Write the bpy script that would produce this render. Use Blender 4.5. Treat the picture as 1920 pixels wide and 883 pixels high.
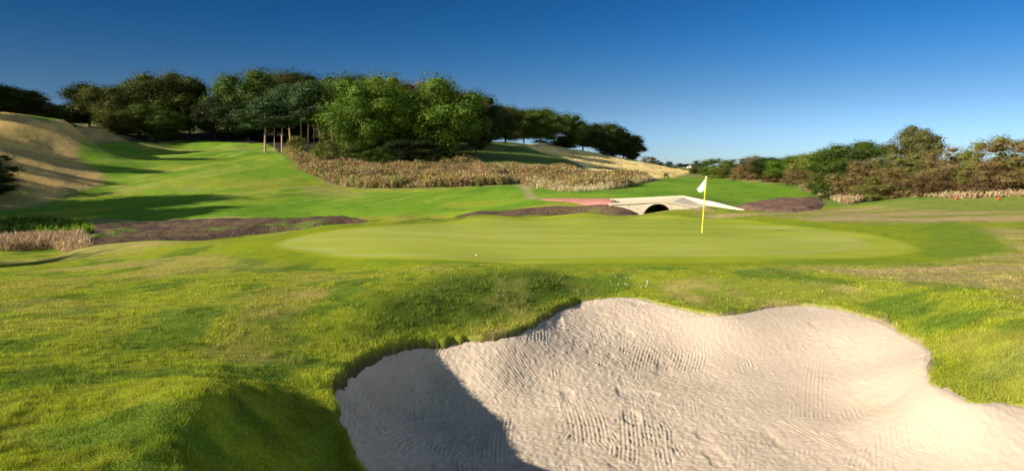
import bpy, math, random
import numpy as np
from mathutils import Vector

for o in list(bpy.data.objects):
    bpy.data.objects.remove(o, do_unlink=True)
scene = bpy.context.scene
COL = scene.collection
rnd = random.Random(7)
NR = np.random.RandomState(11)

# ------------------------------------------------------------------ camera
EYE = 2.4
F = 1280.0                     # focal length in pixels of the 1920 px photograph
PITCH = math.atan((441.5 - 320.0) / F)
cam_d = bpy.data.cameras.new('camera')
cam = bpy.data.objects.new('camera', cam_d); COL.objects.link(cam)
cam_d.sensor_width = 36.0; cam_d.lens = 24.0
cam_d.clip_start = 0.05; cam_d.clip_end = 9000
cam.location = (0, 0, EYE)
cam.rotation_euler = (math.pi / 2 - PITCH, 0, 0)
scene.camera = cam

# ------------------------------------------------------------------ sky and sun
SUN_EL = math.radians(23.0)
LX, LY = 0.915, 0.403          # the way the sunlight travels over the ground
n_ = math.hypot(LX, LY); LX /= n_; LY /= n_
world = bpy.data.worlds.new('World'); scene.world = world
world.use_nodes = True
wt = world.node_tree; wt.nodes.clear()
wo = wt.nodes.new('ShaderNodeOutputWorld'); bg = wt.nodes.new('ShaderNodeBackground')
sky = wt.nodes.new('ShaderNodeTexSky'); sky.sky_type = 'NISHITA'; sky.sun_disc = False
sky.sun_elevation = SUN_EL
sky.sun_rotation = math.atan2(-LX, -LY) % (2 * math.pi)
sky.altitude = 200; sky.air_density = 1.0; sky.dust_density = 0.25; sky.ozone_density = 2.4
hs = wt.nodes.new('ShaderNodeHueSaturation'); hs.inputs['Saturation'].default_value = 1.12
hs.inputs['Value'].default_value = 1.0
# polarised sky: deepens away from the horizon and towards the left of the view
geo = wt.nodes.new('ShaderNodeTexCoord')
sep = wt.nodes.new('ShaderNodeSeparateXYZ')
wt.links.new(geo.outputs['Generated'], sep.inputs[0])
def wmath(op, a, b=None, c=None, clamp=False):
    m = wt.nodes.new('ShaderNodeMath'); m.operation = op; m.use_clamp = clamp
    for i, v in enumerate((a, b, c)):
        if v is None: continue
        if isinstance(v, (int, float)): m.inputs[i].default_value = v
        else: wt.links.new(v, m.inputs[i])
    return m.outputs[0]
up = wmath('MULTIPLY_ADD', sep.outputs[2], 1.0, 0.0)
rz = wt.nodes.new('ShaderNodeMapRange'); rz.interpolation_type = 'SMOOTHSTEP'
wt.links.new(up, rz.inputs[0])
rz.inputs[1].default_value = -0.04; rz.inputs[2].default_value = 0.38
rz.inputs[3].default_value = 0.86; rz.inputs[4].default_value = 0.40
rx = wt.nodes.new('ShaderNodeMapRange'); rx.interpolation_type = 'LINEAR'
wt.links.new(sep.outputs[0], rx.inputs[0])
rx.inputs[1].default_value = -0.62; rx.inputs[2].default_value = 0.45
rx.inputs[3].default_value = 0.54; rx.inputs[4].default_value = 1.0
pol = wmath('MULTIPLY', rz.outputs[0], rx.outputs[0])
tint = wt.nodes.new('ShaderNodeMix'); tint.data_type = 'RGBA'
tz = wt.nodes.new('ShaderNodeMapRange'); tz.interpolation_type = 'SMOOTHSTEP'
wt.links.new(up, tz.inputs[0]); tz.inputs[1].default_value = -.02; tz.inputs[2].default_value = .23
wt.links.new(tz.outputs[0], tint.inputs[0])
tint.inputs[6].default_value = (.36, .38, .52, 1); tint.inputs[7].default_value = (.075, .32, .63, 1)
# behind and above the viewer, sky brighter and less blue: added shadow fill
ty = wt.nodes.new('ShaderNodeMapRange'); ty.interpolation_type = 'SMOOTHSTEP'
wt.links.new(sep.outputs[1], ty.inputs[0]); ty.inputs[1].default_value = .05; ty.inputs[2].default_value = .6
tint2 = wt.nodes.new('ShaderNodeMix'); tint2.data_type = 'RGBA'; wt.links.new(ty.outputs[0], tint2.inputs[0])
tint2.inputs[6].default_value = (2.3, 1.8, 1.5, 1); wt.links.new(tint.outputs[2], tint2.inputs[7])
tm_ = wt.nodes.new('ShaderNodeMix'); tm_.data_type = 'RGBA'; tm_.blend_type = 'MULTIPLY'; tm_.inputs[0].default_value = 1
mulc = wt.nodes.new('ShaderNodeVectorMath'); mulc.operation = 'SCALE'
wt.links.new(sky.outputs[0], hs.inputs['Color'])
wt.links.new(hs.outputs[0], tm_.inputs[6]); wt.links.new(tint2.outputs[2], tm_.inputs[7]); hz_ = wt.nodes.new('ShaderNodeMapRange'); wt.links.new(up, hz_.inputs[0]); hz_.inputs[1].default_value = .0; hz_.inputs[2].default_value = .13; hz_.interpolation_type = 'SMOOTHERSTEP'
hm = wt.nodes.new('ShaderNodeMix'); hm.data_type = 'RGBA'; wt.links.new(hz_.outputs[0], hm.inputs[0]); hm.inputs[6].default_value = (.98, 1.28, 1.50, 1); hm.inputs[7].default_value = (1.06, 1.03, .94, 1)
hq = wt.nodes.new('ShaderNodeMix'); hq.data_type = 'RGBA'; hq.blend_type = 'MULTIPLY'; hq.inputs[0].default_value = 1
wt.links.new(tm_.outputs[2], hq.inputs[6]); wt.links.new(hm.outputs[2], hq.inputs[7]); wt.links.new(hq.outputs[2], mulc.inputs[0]); wt.links.new(pol, mulc.inputs['Scale'])
wt.links.new(mulc.outputs[0], bg.inputs[0]); bg.inputs[1].default_value = 0.12
wt.links.new(bg.outputs[0], wo.inputs[0])

sd_ = bpy.data.lights.new('sun', 'SUN'); sd_.energy = 4.6; sd_.angle = math.radians(0.5)
sd_.color = (1.0, 0.90, 0.74)
sun = bpy.data.objects.new('sun', sd_); COL.objects.link(sun)
ldir = Vector((LX * math.cos(SUN_EL), LY * math.cos(SUN_EL), -math.sin(SUN_EL)))
sun.rotation_euler = ldir.to_track_quat('-Z', 'Y').to_euler()
sun.location = (-40, -20, 40)

scene.view_settings.view_transform = 'Standard'
scene.view_settings.look = 'None'
scene.view_settings.gamma = 1.0
scene.view_settings.use_curve_mapping = False
scene.view_settings.exposure = 1.15
scene.render.engine = 'CYCLES'

# ------------------------------------------------------------------ helpers
def px(u, v, D):
    """point on the ray of photo pixel (u, v) at distance D along +Y"""
    fy, fz = math.cos(PITCH), -math.sin(PITCH)
    uy, uz = math.sin(PITCH), math.cos(PITCH)
    a = (u - 960.0) / F; b = (441.5 - v) / F
    dx, dy, dz = a, fy + b * uy, fz + b * uz
    k = D / dy
    return (dx * k, D, EYE + dz * k)

def _hash(ix, iy, seed):
    h = (ix.astype(np.int64) * 374761393 + iy.astype(np.int64) * 668265263 + seed * 1442695041) & 0xFFFFFFFF
    h = ((h ^ (h >> 13)) * 1274126177) & 0xFFFFFFFF
    h = (h ^ (h >> 16)) & 0xFFFFFF
    return h / float(0xFFFFFF)
def vnoise(x, y, seed=0):
    ix = np.floor(x); iy = np.floor(y); fx = x - ix; fy = y - iy
    fx = fx * fx * (3 - 2 * fx); fy = fy * fy * (3 - 2 * fy)
    a = _hash(ix, iy, seed); b = _hash(ix + 1, iy, seed)
    c = _hash(ix, iy + 1, seed); d = _hash(ix + 1, iy + 1, seed)
    return (a * (1 - fx) + b * fx) * (1 - fy) + (c * (1 - fx) + d * fx) * fy
def fbm(x, y, seed=0, octv=4):
    s = 0; amp = 0.5; t = 0
    for i in range(octv):
        s = s + amp * vnoise(x * 2 ** i + 17.3 * i, y * 2 ** i - 9.1 * i, seed + i); t += amp; amp *= 0.5
    return s / t                                       # 0..1
def smooth(a, b, x):
    t = np.clip((x - a) / (b - a), 0, 1); return t * t * (3 - 2 * t)

class TPS:
    def __init__(self, P, V, reg=1e-5):
        P = np.array(P, float); V = np.array(V, float); n = len(P); self.P = P
        d2 = ((P[:, None] - P[None]) ** 2).sum(-1)
        K = 0.5 * d2 * np.log(d2 + 1e-12) + np.eye(n) * reg
        A = np.zeros((n + 3, n + 3)); A[:n, :n] = K; A[:n, n] = 1; A[:n, n + 1:] = P; A[n, :n] = 1; A[n + 1:, :n] = P.T
        b = np.zeros(n + 3); b[:n] = V
        self.w = np.linalg.solve(A, b)
    def __call__(self, x, y):
        x = np.atleast_1d(x).astype(float); y = np.atleast_1d(y).astype(float); sh = x.shape; x = x.ravel(); y = y.ravel()
        out = self.w[-3] + self.w[-2] * x + self.w[-1] * y
        for (px_, py_), w in zip(self.P, self.w[:-3]):
            d2 = (x - px_) ** 2 + (y - py_) ** 2
            out += w * 0.5 * d2 * np.log(d2 + 1e-12)
        return out.reshape(sh)

# ------------------------------------------------------------------ terrain shape
CB = 6.0
PIX = [  # (u, v, distance)
 # foreground left bank
 (0,883,4.3),(200,883,4.3),(0,750,5.8),(0,650,8.2),(0,580,11.5),(0,530,16),(0,505,21),(90,490,25),(-250,520,19),(-300,700,7),
 (200,800,5.1),(250,700,7.2),(250,600,10.5),(250,520,16.5),(250,475,24),(160,465,29),
 (400,757,5.6),(450,672,8.73),(450,600,10.5),(450,520,15.5),(450,450,27),(600,425,32),(600,500,18),(600,560,12.5),
 (560,650,9.77),(550,780,6.96),(480,830,5.65),(600,883,6.14),(450,883,5.2),(330,883,4.5),(300,800,5.0),
 # bank above the bunker
 (700,560,12.3),(700,510,16),(860,513,14.6),(860,575,12.7),(1000,513,15.0),(1000,560,13.7),(1130,527,15.6),(1130,510,16.5),
 (1300,513,15.9),(1300,552,14.4),(1480,520,15.5),(1480,547,14.5),(1640,540,14.2),(1640,570,13.2),(1760,560,12.3),
 (1920,565,11.5),(1920,650,8.8),(1850,700,8.8),(1800,650,9.7),(1920,740,8.1),(1900,500,16),(1750,520,15),(2150,600,10),
 # putting green
 (510,460,22),(700,490,18),(960,495,17.6),(1316,495,17.6),(1600,487,18.7),(1725,470,20.5),(960,440,25.5),(1316,438,26),(1600,440,25.5),
 (700,418,31.5),(900,405.5,36),(1100,402,37),(1250,397,37.5),(1330,389,38),(1420,397,37),(1500,399,36),(1550,412,31),(1700,425,27.5),
 (800,410,34),(1000,403.5,36.5),
 # stream side on the left
 (300,440,41),(300,424,46),(300,416,49),(0,425,46),(0,418,48),(0,470,34),(160,470,33),(0,452,40),(200,460,36),(-300,440,44),(-300,500,28),
 (600,420,43),(600,413,47),(900,402,43),(900,394,48),(1190,402,40.8),(1150,387,42.4),(1050,391,44),(450,432,42),(750,410,44),
 (1012,374,50),(1080,373.5,50.3),(1145,374,47.2),(1145,384,42.6),(1080,382.5,45),(1280,372,50.5),(1400,384,52),
 (1400,393,46),(1540,391,46),(1470,397,43),(1470,377,53),(1540,375,54),
 # fairway beyond
 (700,390,55),(400,395,53),(200,402,51),(0,408,51),(900,375,60),(1100,360,68),(1300,352,78),(1300,335,120),(1430,342,105),(1500,358,72),
 (640,348,88),(700,353,85),(800,352,85),(960,345,88),(1080,355,78),(1180,349,86),(1220,338,100),(1250,333,130),
 (560,300,106),(700,301,112),(800,304,112),(930,315,108),(900,290,125),(1000,300,122),(900,267,150),(1000,275,160),(1100,286,176),
 (1200,304,200),(1290,320,240),(1150,322,112),(1100,316,118),(1050,328,98),
 (520,285,116),(450,330,86),(300,350,74),(300,300,100),(400,281,126),(400,266,152),(250,266,138),(200,290,106),
 (190,330,79),(190,346,74),(100,385,61),(0,388,58),(100,330,72),(0,330,66),(0,280,78),(100,280,88),(0,215,95),(100,231,105),
 (200,256,120),(-400,300,60),(-400,200,90),(-300,390,52),
 # right hand side
 (1330,330,170),(1550,374,60),(1600,377,52),(1700,372,47),(1800,368,45),(1920,362,42),(1640,396,40),(1800,392,37),
 (1920,400,32),(1920,430,26),(1750,412,30),(1900,470,19.5),(1920,375,40),(1750,378,42),(2200,400,34),(2200,480,20),(2200,360,60),
 # far
 (1240,312,330),(1290,317,420),(1292,317,520),(1240,318.5,280),(1292,316.8,750),(1292,316,1000),(1292,315.3,1300),(1292,315,1450),(1180,311,900),(1450,315,900),
]
WLD = [  # hidden or outside the picture: (x, y, z)
 (0,0,.70),(-3,2,.78),(-5,4,.62),(-1.2,2.5,.62),(0.3,3.4,.35),(3,2,.25),(6,3.4,0),(8.2,6,0),(9.5,9,.15),(0,-4.5,.65),(7,-3,.2),(-8,-4,.7),
 (-9,8,.2),(1.2,3.6,-.1),(3.6,3.5,-.2),(-1.5,4.0,.25),(11,12,.2),
 (-13,33,-1.6),(-10,38,-1.75),(-2,40.5,-1.55),(4,40.3,-1.3),(-20,31,-1.5),(8.6,40.3,-1.0),(11,40.3,-.9),(14,40.5,-.8),
 (-75,125,9.8),(-87,200,17),(-60,200,13),(-15,160,8.6),(-20,220,12),(10,220,9.5),(35,260,6.5),(-140,160,16),(-140,90,13),
 (35,60,.6),(45,60,1.5),(80,100,2),(60,200,1.2),(85,330,2),(150,330,3),
 (-8,30.5,-.02),(-3,31,0),(2,31,0),(7,31,0),(11.5,30.5,.02),(-4,34,0),(1,34.5,.02),(6,35,.02),(10,34.5,.1),(-14,27,-.35),(15,27,.12),
 (-84,112,10.4),(-78,100,10.1),(-66,102,9.6),(-95,130,11),(-110,100,10.5),
 (0,400,12),(-700,1000,22),(750,1000,8),(0,1000,10),(700,3900,10),(-2500,3900,25),(3000,3900,10),(0,3900,12),(-300,330,22),
]
RIM = [  # bunker rim: (u, v, z of the rim)
 (690,883,-.50),(652,815,-.38),(632,765,-.30),(632,715,-.25),(655,690,-.30),(700,665,-.35),(770,645,-.40),(860,635,-.43),(950,627,-.40),
 (1000,607,-.38),(1050,578,-.33),(1085,563,-.31),(1130,559,-.29),(1190,559,-.29),(1240,571,-.31),(1300,584,-.34),(1350,590,-.35),
 (1395,587,-.35),(1440,577,-.32),(1500,572,-.30),(1560,577,-.29),(1620,592,-.30),(1680,620,-.32),(1735,655,-.35),(1733,690,-.38),
 (1745,718,-.40),(1790,748,-.41),(1850,760,-.41),(1920,765,-.42)]
rim3 = []
for u, v, z in RIM:
    p = px(u, v, 1.0); t = (z - EYE) / (p[2] - EYE); rim3.append((p[0] * t, t, z))
rim3 += [(6.7,7.5,-.40),(7.1,6.3,-.36),(6.4,5.0,-.34),(4.9,4.35,-.32),(3.0,4.15,-.32),(1.4,4.3,-.36),(0.1,4.8,-.42),(-.8,5.6,-.48)]
rim3 = np.array(rim3)

pts = [px(*p) for p in PIX] + WLD + [tuple(p) for p in rim3]
pts = np.array(pts)
KS = 1.6
def to_st(x, y): return KS * x / (y + CB), np.log(y + CB)
S_, T_ = to_st(pts[:, 0], pts[:, 1])
rbf = TPS(np.stack([S_, T_], 1), (pts[:, 2] - EYE) / (pts[:, 1] + CB), 1e-6)
def base_z(x, y):
    x = np.asarray(x, float); y = np.asarray(y, float)
    s, t = to_st(x, y)
    return EYE + rbf(s, t) * (y + CB)
def und(x, y):          # small undulation
    D = np.hypot(x, y) + 2
    w = np.clip(D / 40, .25, 1.6)
    n = (fbm(x / 1.9, y / 1.9, 3, 3) - .5) * .09 * smooth(7, 18, D) + (fbm(x * 1.3, y * 1.3, 5, 3) - .5) * .030
    n = n * (1 - .92 * green_w(x, y)) + (fbm(x / 9, y / 9, 8, 3) - .5) * 1.1 * smooth(70, 170, D)
    return n * w
def green_w(x, y):
    r = np.sqrt(((x - 2.0) / 15.5) ** 2 + ((y - 27) / 12.5) ** 2)
    return 1 - smooth(.85, 1.15, r)

def catmull(P, n=6, closed=True):
    P = np.array(P, float); out = []; m = len(P)
    rng = range(m if closed else m - 1)
    for i in rng:
        if closed: a, b, c, d = P[i - 1], P[i], P[(i + 1) % m], P[(i + 2) % m]
        else: a, b, c, d = P[max(i - 1, 0)], P[i], P[i + 1], P[min(i + 2, m - 1)]
        for k in range(n):
            t = k / n
            out.append(.5 * (2 * b + (c - a) * t + (2 * a - 5 * b + 4 * c - d) * t * t + (3 * b - a - 3 * c + d) * t ** 3))
    if not closed: out.append(P[-1])
    return np.array(out)
def sdist(poly, x, y, pad=None):
    """signed distance to a closed polygon, positive inside"""
    sh = x.shape; x = x.ravel(); y = y.ravel()
    out = np.full(x.shape, -1e3)
    lo = poly.min(0); hi = poly.max(0); pd = pad or 3.0
    m = (x > lo[0] - pd) & (x < hi[0] + pd) & (y > lo[1] - pd) & (y < hi[1] + pd)
    X = x[m]; Y = y[m]; d2 = np.full(X.shape, 1e12); ins = np.zeros(X.shape, bool)
    n = len(poly)
    for i in range(n):
        x0, y0 = poly[i]; x1, y1 = poly[(i + 1) % n]
        ex, ey = x1 - x0, y1 - y0; L = ex * ex + ey * ey + 1e-12
        t = np.clip(((X - x0) * ex + (Y - y0) * ey) / L, 0, 1)
        d2 = np.minimum(d2, (X - x0 - t * ex) ** 2 + (Y - y0 - t * ey) ** 2)
        if y0 != y1:
            c = (y0 > Y) != (y1 > Y)
            ins ^= c & (X < x0 + (Y - y0) * ex / (y1 - y0))
    d = np.sqrt(d2); out[m] = np.where(ins, d, -d)
    return out.reshape(sh)

bunker_poly = catmull(rim3[:, :2], 8)
# lip height of the turf above the sand along the rim: high on the left, low on the right
def lip_h(x, y): return .004 + .085 * (1 - smooth(-.6, 2.6, x)) * smooth(5, 9, y)

# grid fan
cols = np.linspace(-1.42, 1.42, 1120)
rows = np.concatenate([np.geomspace(1.6, 9, 90, endpoint=False), np.geomspace(9, 50, 400, endpoint=False),
                       np.geomspace(50, 150, 200, endpoint=False), np.geomspace(150, 4000, 130)])
GS, GR = np.meshgrid(cols, rows)
GX = GS * GR; GY = GR - CB
GZ0 = base_z(GX, GY) + und(GX, GY)
NRW, NCL = GX.shape

def ground_h(x, y):
    x = np.atleast_1d(np.asarray(x, float)); y = np.atleast_1d(np.asarray(y, float))
    fs = np.clip((x / (y + CB) - cols[0]) / (cols[1] - cols[0]), 0, NCL - 1.001)
    fr = np.clip(np.interp(y + CB, rows, np.arange(NRW)), 0, NRW - 1.001)
    i = fr.astype(int); j = fs.astype(int); a = fr - i; b = fs - j
    return (GZ0[i, j] * (1 - a) * (1 - b) + GZ0[i + 1, j] * a * (1 - b) + GZ0[i, j + 1] * (1 - a) * b + GZ0[i + 1, j + 1] * a * b)
def gh(x, y): return float(ground_h(x, y)[0])
def hit(u, v, dmin=4.0, dmax=600.0):
    """where the ray of a photo pixel meets the ground"""
    D = np.geomspace(dmin, dmax, 2500)
    p1 = np.array(px(u, v, 1.0)); d = p1 - np.array([0, 0, EYE])
    X = d[0] * D; Z = EYE + d[2] * D; g = ground_h(X, D)
    below = np.nonzero(Z < g)[0]
    k = below[0] if len(below) else int(np.argmin(np.abs(Z - g)))
    return (X[k], D[k])
def polyhit(L, n=5, closed=True):
    return catmull([hit(p[0], p[1], *(p[2:] or ())) if len(p) < 5 else p[:2] for p in L], n, closed)

# regions, traced on the ground
green_poly = polyhit([(510,459),(560,474),(700,486),(900,492),(1150,494),(1400,492),(1600,486),(1700,478),(1728,468),(1690,450),(1610,436),(1500,424),
                      (1400,412),(1300,407),(1150,405),(1000,408),(850,414),(700,424),(580,438)])
inner_poly = polyhit([(520,459),(600,472),(760,480),(1000,484),(1300,480),(1500,474),(1600,464),(1610,452),(1540,438),(1420,424),(1250,414),(1080,411),
                      (900,417),(720,428),(590,443)])
collar_poly = polyhit([(395,470),(450,485),(560,494),(800,499),(1100,502),(1400,501),(1600,498),(1740,492),(1830,482),(1890,466),(1850,440),(1760,420),(1620,418),
                       (1450,403),(1300,400),(1100,403.5),(900,407),(700,420),(520,440),(420,456)])
fairL_poly = polyhit([(-200,425),(100,412),(400,408),(650,409),(900,398),(1000,386),(1190,372,48),(1300,368,50),(1420,378,50),(1500,374),(1545,372),(1500,356),(1440,345),
                      (1360,336),(1270,331),(1235,340),(1180,352),(1080,358),(960,350),(800,355),(700,356),(630,351),(590,332),(550,310),(525,288),(505,274),(440,268),
                      (330,264),(245,266),(175,268),(145,282),(150,300),(190,325),(190,343),(150,360),(60,392),(-200,400)])
strawL_poly = polyhit([(-300,395),(-50,392),(60,388),(150,355),(190,343),(190,326),(150,302),(146,282),(180,268),(240,264),(150,238),(60,222),(-60,212),(-300,200)])
strawR_poly = polyhit([(985,270),(1060,277),(1120,286),(1200,302),(1292,320),(1270,331),(1235,335),(1190,336),(1130,325),(1080,305),(1010,285)])
weedA_poly = polyhit([(530,286),(600,296),(700,300),(800,303),(890,307),(925,318),(962,344),(880,349),(800,352),(700,354),(640,349),(600,336),(560,314)])
weedB_poly = polyhit([(945,313),(1000,313),(1100,324),(1170,331),(1215,337),(1180,350),(1080,356),(1020,353),(978,346)])
shadeR_poly = polyhit([(890,270),(960,272),(1010,284),(1080,303),(1150,320),(1180,330),(1100,322),(1000,311),(930,314),(880,300)])
track_poly = polyhit([(930,312),(946,314),(985,345),(1000,362),(1010,372),(985,372),(975,350)],3)
dirtL_poly = polyhit([(165,463),(250,460,34),(400,449,34),(520,436,36),(600,428,38),(650,421,40),(690,414,42),(640,409),(600,410),(480,412),(330,416),(200,421),(165,430)], 4)
dirtM_poly = catmull(np.vstack([[hit(*p) for p in [(1145,384.5),(1110,384.5),(1060,387),(980,391),(920,396),(860,404)]], [(-3.2,42.5),(0,42.0),(3,40.5),(6,39),(8.6,38.8),(8.7,41.9),(7.6,42.1)]]), 4)
dirtR_poly = polyhit([(1378,392,43),(1420,380),(1470,374),(1530,372),(1546,380),(1545,392,41),(1490,398,39),(1400,398,40)])
path_poly = catmull([hit(*p) for p in [(1012,374.5),(1030,372.8),(1080,372.2),(1120,372.6),(1150,373.2),(1149,384.2),(1120,384),(1080,381.5),(1040,377.5)]], 3)
tan2_poly = polyhit([(1480,503),(1600,503),(1700,497),(1920,476),(2000,476),(2000,552),(1850,542),(1700,528),(1560,512)])
bank_poly = polyhit([(660,640),(720,560),(800,525),(900,515),(1040,520),(1120,540),(1060,572),(1000,598),(930,618),(850,630),(760,640)])
tan3_poly = polyhit([(1230,397.5),(1330,389.5),(1420,397.5),(1500,400),(1640,405),(1760,415),(1600,420),(1450,408),(1300,403)])
paleR_poly = polyhit([(1230,535),(1330,520),(1480,524),(1600,536),(1640,560),(1560,570),(1400,580),(1290,572)])
teeR_poly = polyhit([(1640,383),(1720,374),(1850,372),(1990,373),(1990,398),(1850,396),(1720,392)])
tanR_poly = polyhit([(1560,392),(1700,388),(1860,392),(2000,396),(2000,412),(1860,414),(1700,412),(1600,404)])
moundR_poly = polyhit([(1740,418),(1810,420),(1860,440),(1900,468),(1830,482),(1740,478),(1730,450)])

# ------------------------------------------------------------------ mesh helper
def mesh_obj(name, V, Fc, mat=None, parent=None, col=None, smooth_=True, attrs=None):
    me = bpy.data.meshes.new(name)
    V = np.asarray(V, np.float32); Fc = np.asarray(Fc, np.int32)
    me.vertices.add(len(V)); me.vertices.foreach_set('co', V.ravel())
    k = Fc.shape[1]
    me.loops.add(Fc.size); me.loops.foreach_set('vertex_index', Fc.ravel())
    me.polygons.add(len(Fc)); me.polygons.foreach_set('loop_start', np.arange(0, Fc.size, k, dtype=np.int32))
    me.polygons.foreach_set('loop_total', np.full(len(Fc), k, np.int32))
    me.polygons.foreach_set('use_smooth', np.full(len(Fc), smooth_, bool))
    me.update(calc_edges=True)
    if col is not None:
        ca = me.color_attributes.new('tint', 'FLOAT_COLOR', 'POINT')
        c4 = np.ones((len(V), 4), np.float32); c4[:, :3] = col
        ca.data.foreach_set('color', c4.ravel())
    if mat: me.materials.append(mat)
    o = bpy.data.objects.new(name, me); COL.objects.link(o)
    if parent: o.parent = parent
    return o
def grid_faces(nr, nc, keep=None):
    i, j = np.meshgrid(np.arange(nr - 1), np.arange(nc - 1), indexing='ij')
    a = (i * nc + j)
    q = np.stack([a, a + 1, a + nc + 1, a + nc], -1).reshape(-1, 4)
    if keep is not None:
        k = keep; kk = (k[:-1, :-1] | k[1:, :-1] | k[:-1, 1:] | k[1:, 1:]).ravel()
        q = q[kk]
    return q
def compact(V, Fc, *arrs):
    used = np.unique(Fc); mp = np.full(len(V), -1); mp[used] = np.arange(len(used))
    return (V[used], mp[Fc]) + tuple(a[used] for a in arrs)
def tag(o, label=None, cat=None, group=None, kind=None):
    if label: o['label'] = label
    if cat: o['category'] = cat
    if group: o['group'] = group
    if kind: o['kind'] = kind
    return o
def empty(name, loc, rz=0.0):
    o = bpy.data.objects.new(name, None); COL.objects.link(o); o.location = loc; o.rotation_euler = (0, 0, rz)
    o.empty_display_size = .3
    return o

# ------------------------------------------------------------------ materials
def new_mat(name, rough=.9, spec=.2):
    m = bpy.data.materials.new(name); m.use_nodes = True
    nt = m.node_tree; b = nt.nodes['Principled BSDF']
    b.inputs['Roughness'].default_value = rough; b.inputs['Specular IOR Level'].default_value = spec
    return m, nt, b
def N(nt, t, **kw):
    n = nt.nodes.new(t)
    for k, v in kw.items(): setattr(n, k, v)
    return n
def noise(nt, vec, scale, detail=4, rough=.55, dist=0):
    n = N(nt, 'ShaderNodeTexNoise'); n.inputs['Scale'].default_value = scale; n.inputs['Detail'].default_value = detail
    n.inputs['Roughness'].default_value = rough; n.inputs['Distortion'].default_value = dist
    nt.links.new(vec, n.inputs['Vector']); return n.outputs[0]
def maprange(nt, val, a, b, c, d):
    n = N(nt, 'ShaderNodeMapRange'); nt.links.new(val, n.inputs[0])
    for i, x in enumerate((a, b, c, d)): n.inputs[i + 1].default_value = x
    return n.outputs[0]
def mixc(nt, fac, a, b, mode='MIX'):
    n = N(nt, 'ShaderNodeMix', data_type='RGBA', blend_type=mode)
    if isinstance(fac, float): n.inputs[0].default_value = fac
    else: nt.links.new(fac, n.inputs[0])
    for k, v in ((6, a), (7, b)):
        if isinstance(v, tuple): n.inputs[k].default_value = (*v, 1)
        else: nt.links.new(v, n.inputs[k])
    return n.outputs[2]
def ground_mat(name, bump=.6, bdist=.03, fine=60.0, contrast=.45, mid=5.0):
    m, nt, b = new_mat(name, .95, .1)
    at = N(nt, 'ShaderNodeAttribute', attribute_name='tint')
    tc = N(nt, 'ShaderNodeNewGeometry'); P = tc.outputs['Position']
    n1 = noise(nt, P, fine, 3); n2 = noise(nt, P, mid, 5, .65)
    f1 = maprange(nt, n1, .3, .7, 1 - contrast, 1 + contrast); f2 = maprange(nt, n2, .3, .7, 1 - contrast * .6, 1 + contrast * .6)
    mu = N(nt, 'ShaderNodeMath', operation='MULTIPLY'); nt.links.new(f1, mu.inputs[0]); nt.links.new(f2, mu.inputs[1])
    sc = N(nt, 'ShaderNodeVectorMath', operation='SCALE'); nt.links.new(at.outputs['Color'], sc.inputs[0]); nt.links.new(mu.outputs[0], sc.inputs['Scale'])
    nt.links.new(sc.outputs[0], b.inputs['Base Color'])
    ad = N(nt, 'ShaderNodeMath', operation='ADD'); nt.links.new(n1, ad.inputs[0]); nt.links.new(n2, ad.inputs[1])
    bp = N(nt, 'ShaderNodeBump'); bp.inputs['Strength'].default_value = bump; bp.inputs['Distance'].default_value = bdist
    nt.links.new(ad.outputs[0], bp.inputs['Height']); nt.links.new(bp.outputs[0], b.inputs['Normal'])
    return m
def leaf_mat(name, trans=.3, var=.18, objcol=True):
    m = bpy.data.materials.new(name); m.use_nodes = True; nt = m.node_tree; nt.nodes.clear()
    out = N(nt, 'ShaderNodeOutputMaterial'); at = N(nt, 'ShaderNodeAttribute', attribute_name='tint')
    c = at.outputs['Color']
    if objcol:
        oi = N(nt, 'ShaderNodeObjectInfo')
        c = mixc(nt, 1.0, c, oi.outputs['Color'], 'MULTIPLY')
    di = N(nt, 'ShaderNodeBsdfDiffuse'); tr = N(nt, 'ShaderNodeBsdfTranslucent'); gl = N(nt, 'ShaderNodeBsdfGlossy')
    gl.inputs['Roughness'].default_value = .5
    nt.links.new(c, di.inputs[0])
    wc = mixc(nt, 1.0, c, (1.15, 1.15, .55), 'MULTIPLY'); nt.links.new(wc, tr.inputs[0])
    mx = N(nt, 'ShaderNodeMixShader'); mx.inputs[0].default_value = trans
    nt.links.new(di.outputs[0], mx.inputs[1]); nt.links.new(tr.outputs[0], mx.inputs[2])
    mx2 = N(nt, 'ShaderNodeMixShader'); mx2.inputs[0].default_value = .012
    nt.links.new(mx.outputs[0], mx2.inputs[1]); nt.links.new(gl.outputs[0], mx2.inputs[2])
    nt.links.new(mx2.outputs[0], out.inputs[0])
    return m
M_ground = ground_mat('turf', .7, .035, 45, .38, 3.2)
M_green = ground_mat('putting_turf', .15, .01, 90, .06, 1.2)
M_earth = ground_mat('bare_earth', 1.0, .10, 9, .35, 2.0)
M_path = ground_mat('red_shale', .5, .02, 14, .20, 1.5)
M_blade = leaf_mat('grass_blade', .32, objcol=False)
M_leaf = leaf_mat('leaf', .22)
M_weed = leaf_mat('weed_leaf', .30, objcol=False)

# ------------------------------------------------------------------ colours of the ground (albedo)
def mix3(A, B, w): return A * (1 - w[..., None]) + np.asarray(B) * w[..., None]
def edge(sd, w=.3): return smooth(-w, w, sd)
FA, FB, FC = fbm(GX / 2.3, GY / 3.1, 21, 4), fbm(GX / .8, GY / 1.0, 22, 4), fbm(GX / 12, GY / 9, 23, 4)
far = np.hypot(GX, GY)
def rough_col(X, Y, a, b, c):
    C = np.zeros(X.shape + (3,)) + np.array([.215, .250, .016])
    C = mix3(C, (.105, .165, .012), smooth(.46, .64, b))
    C = mix3(C, (.25, .245, .040), smooth(.50, .66, a) * .8)
    C = mix3(C, (.37, .28, .11), smooth(.62, .74, .5 * a + .5 * b) * .5)
    return C
C0 = rough_col(GX, GY, FA, FB, FC)
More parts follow.
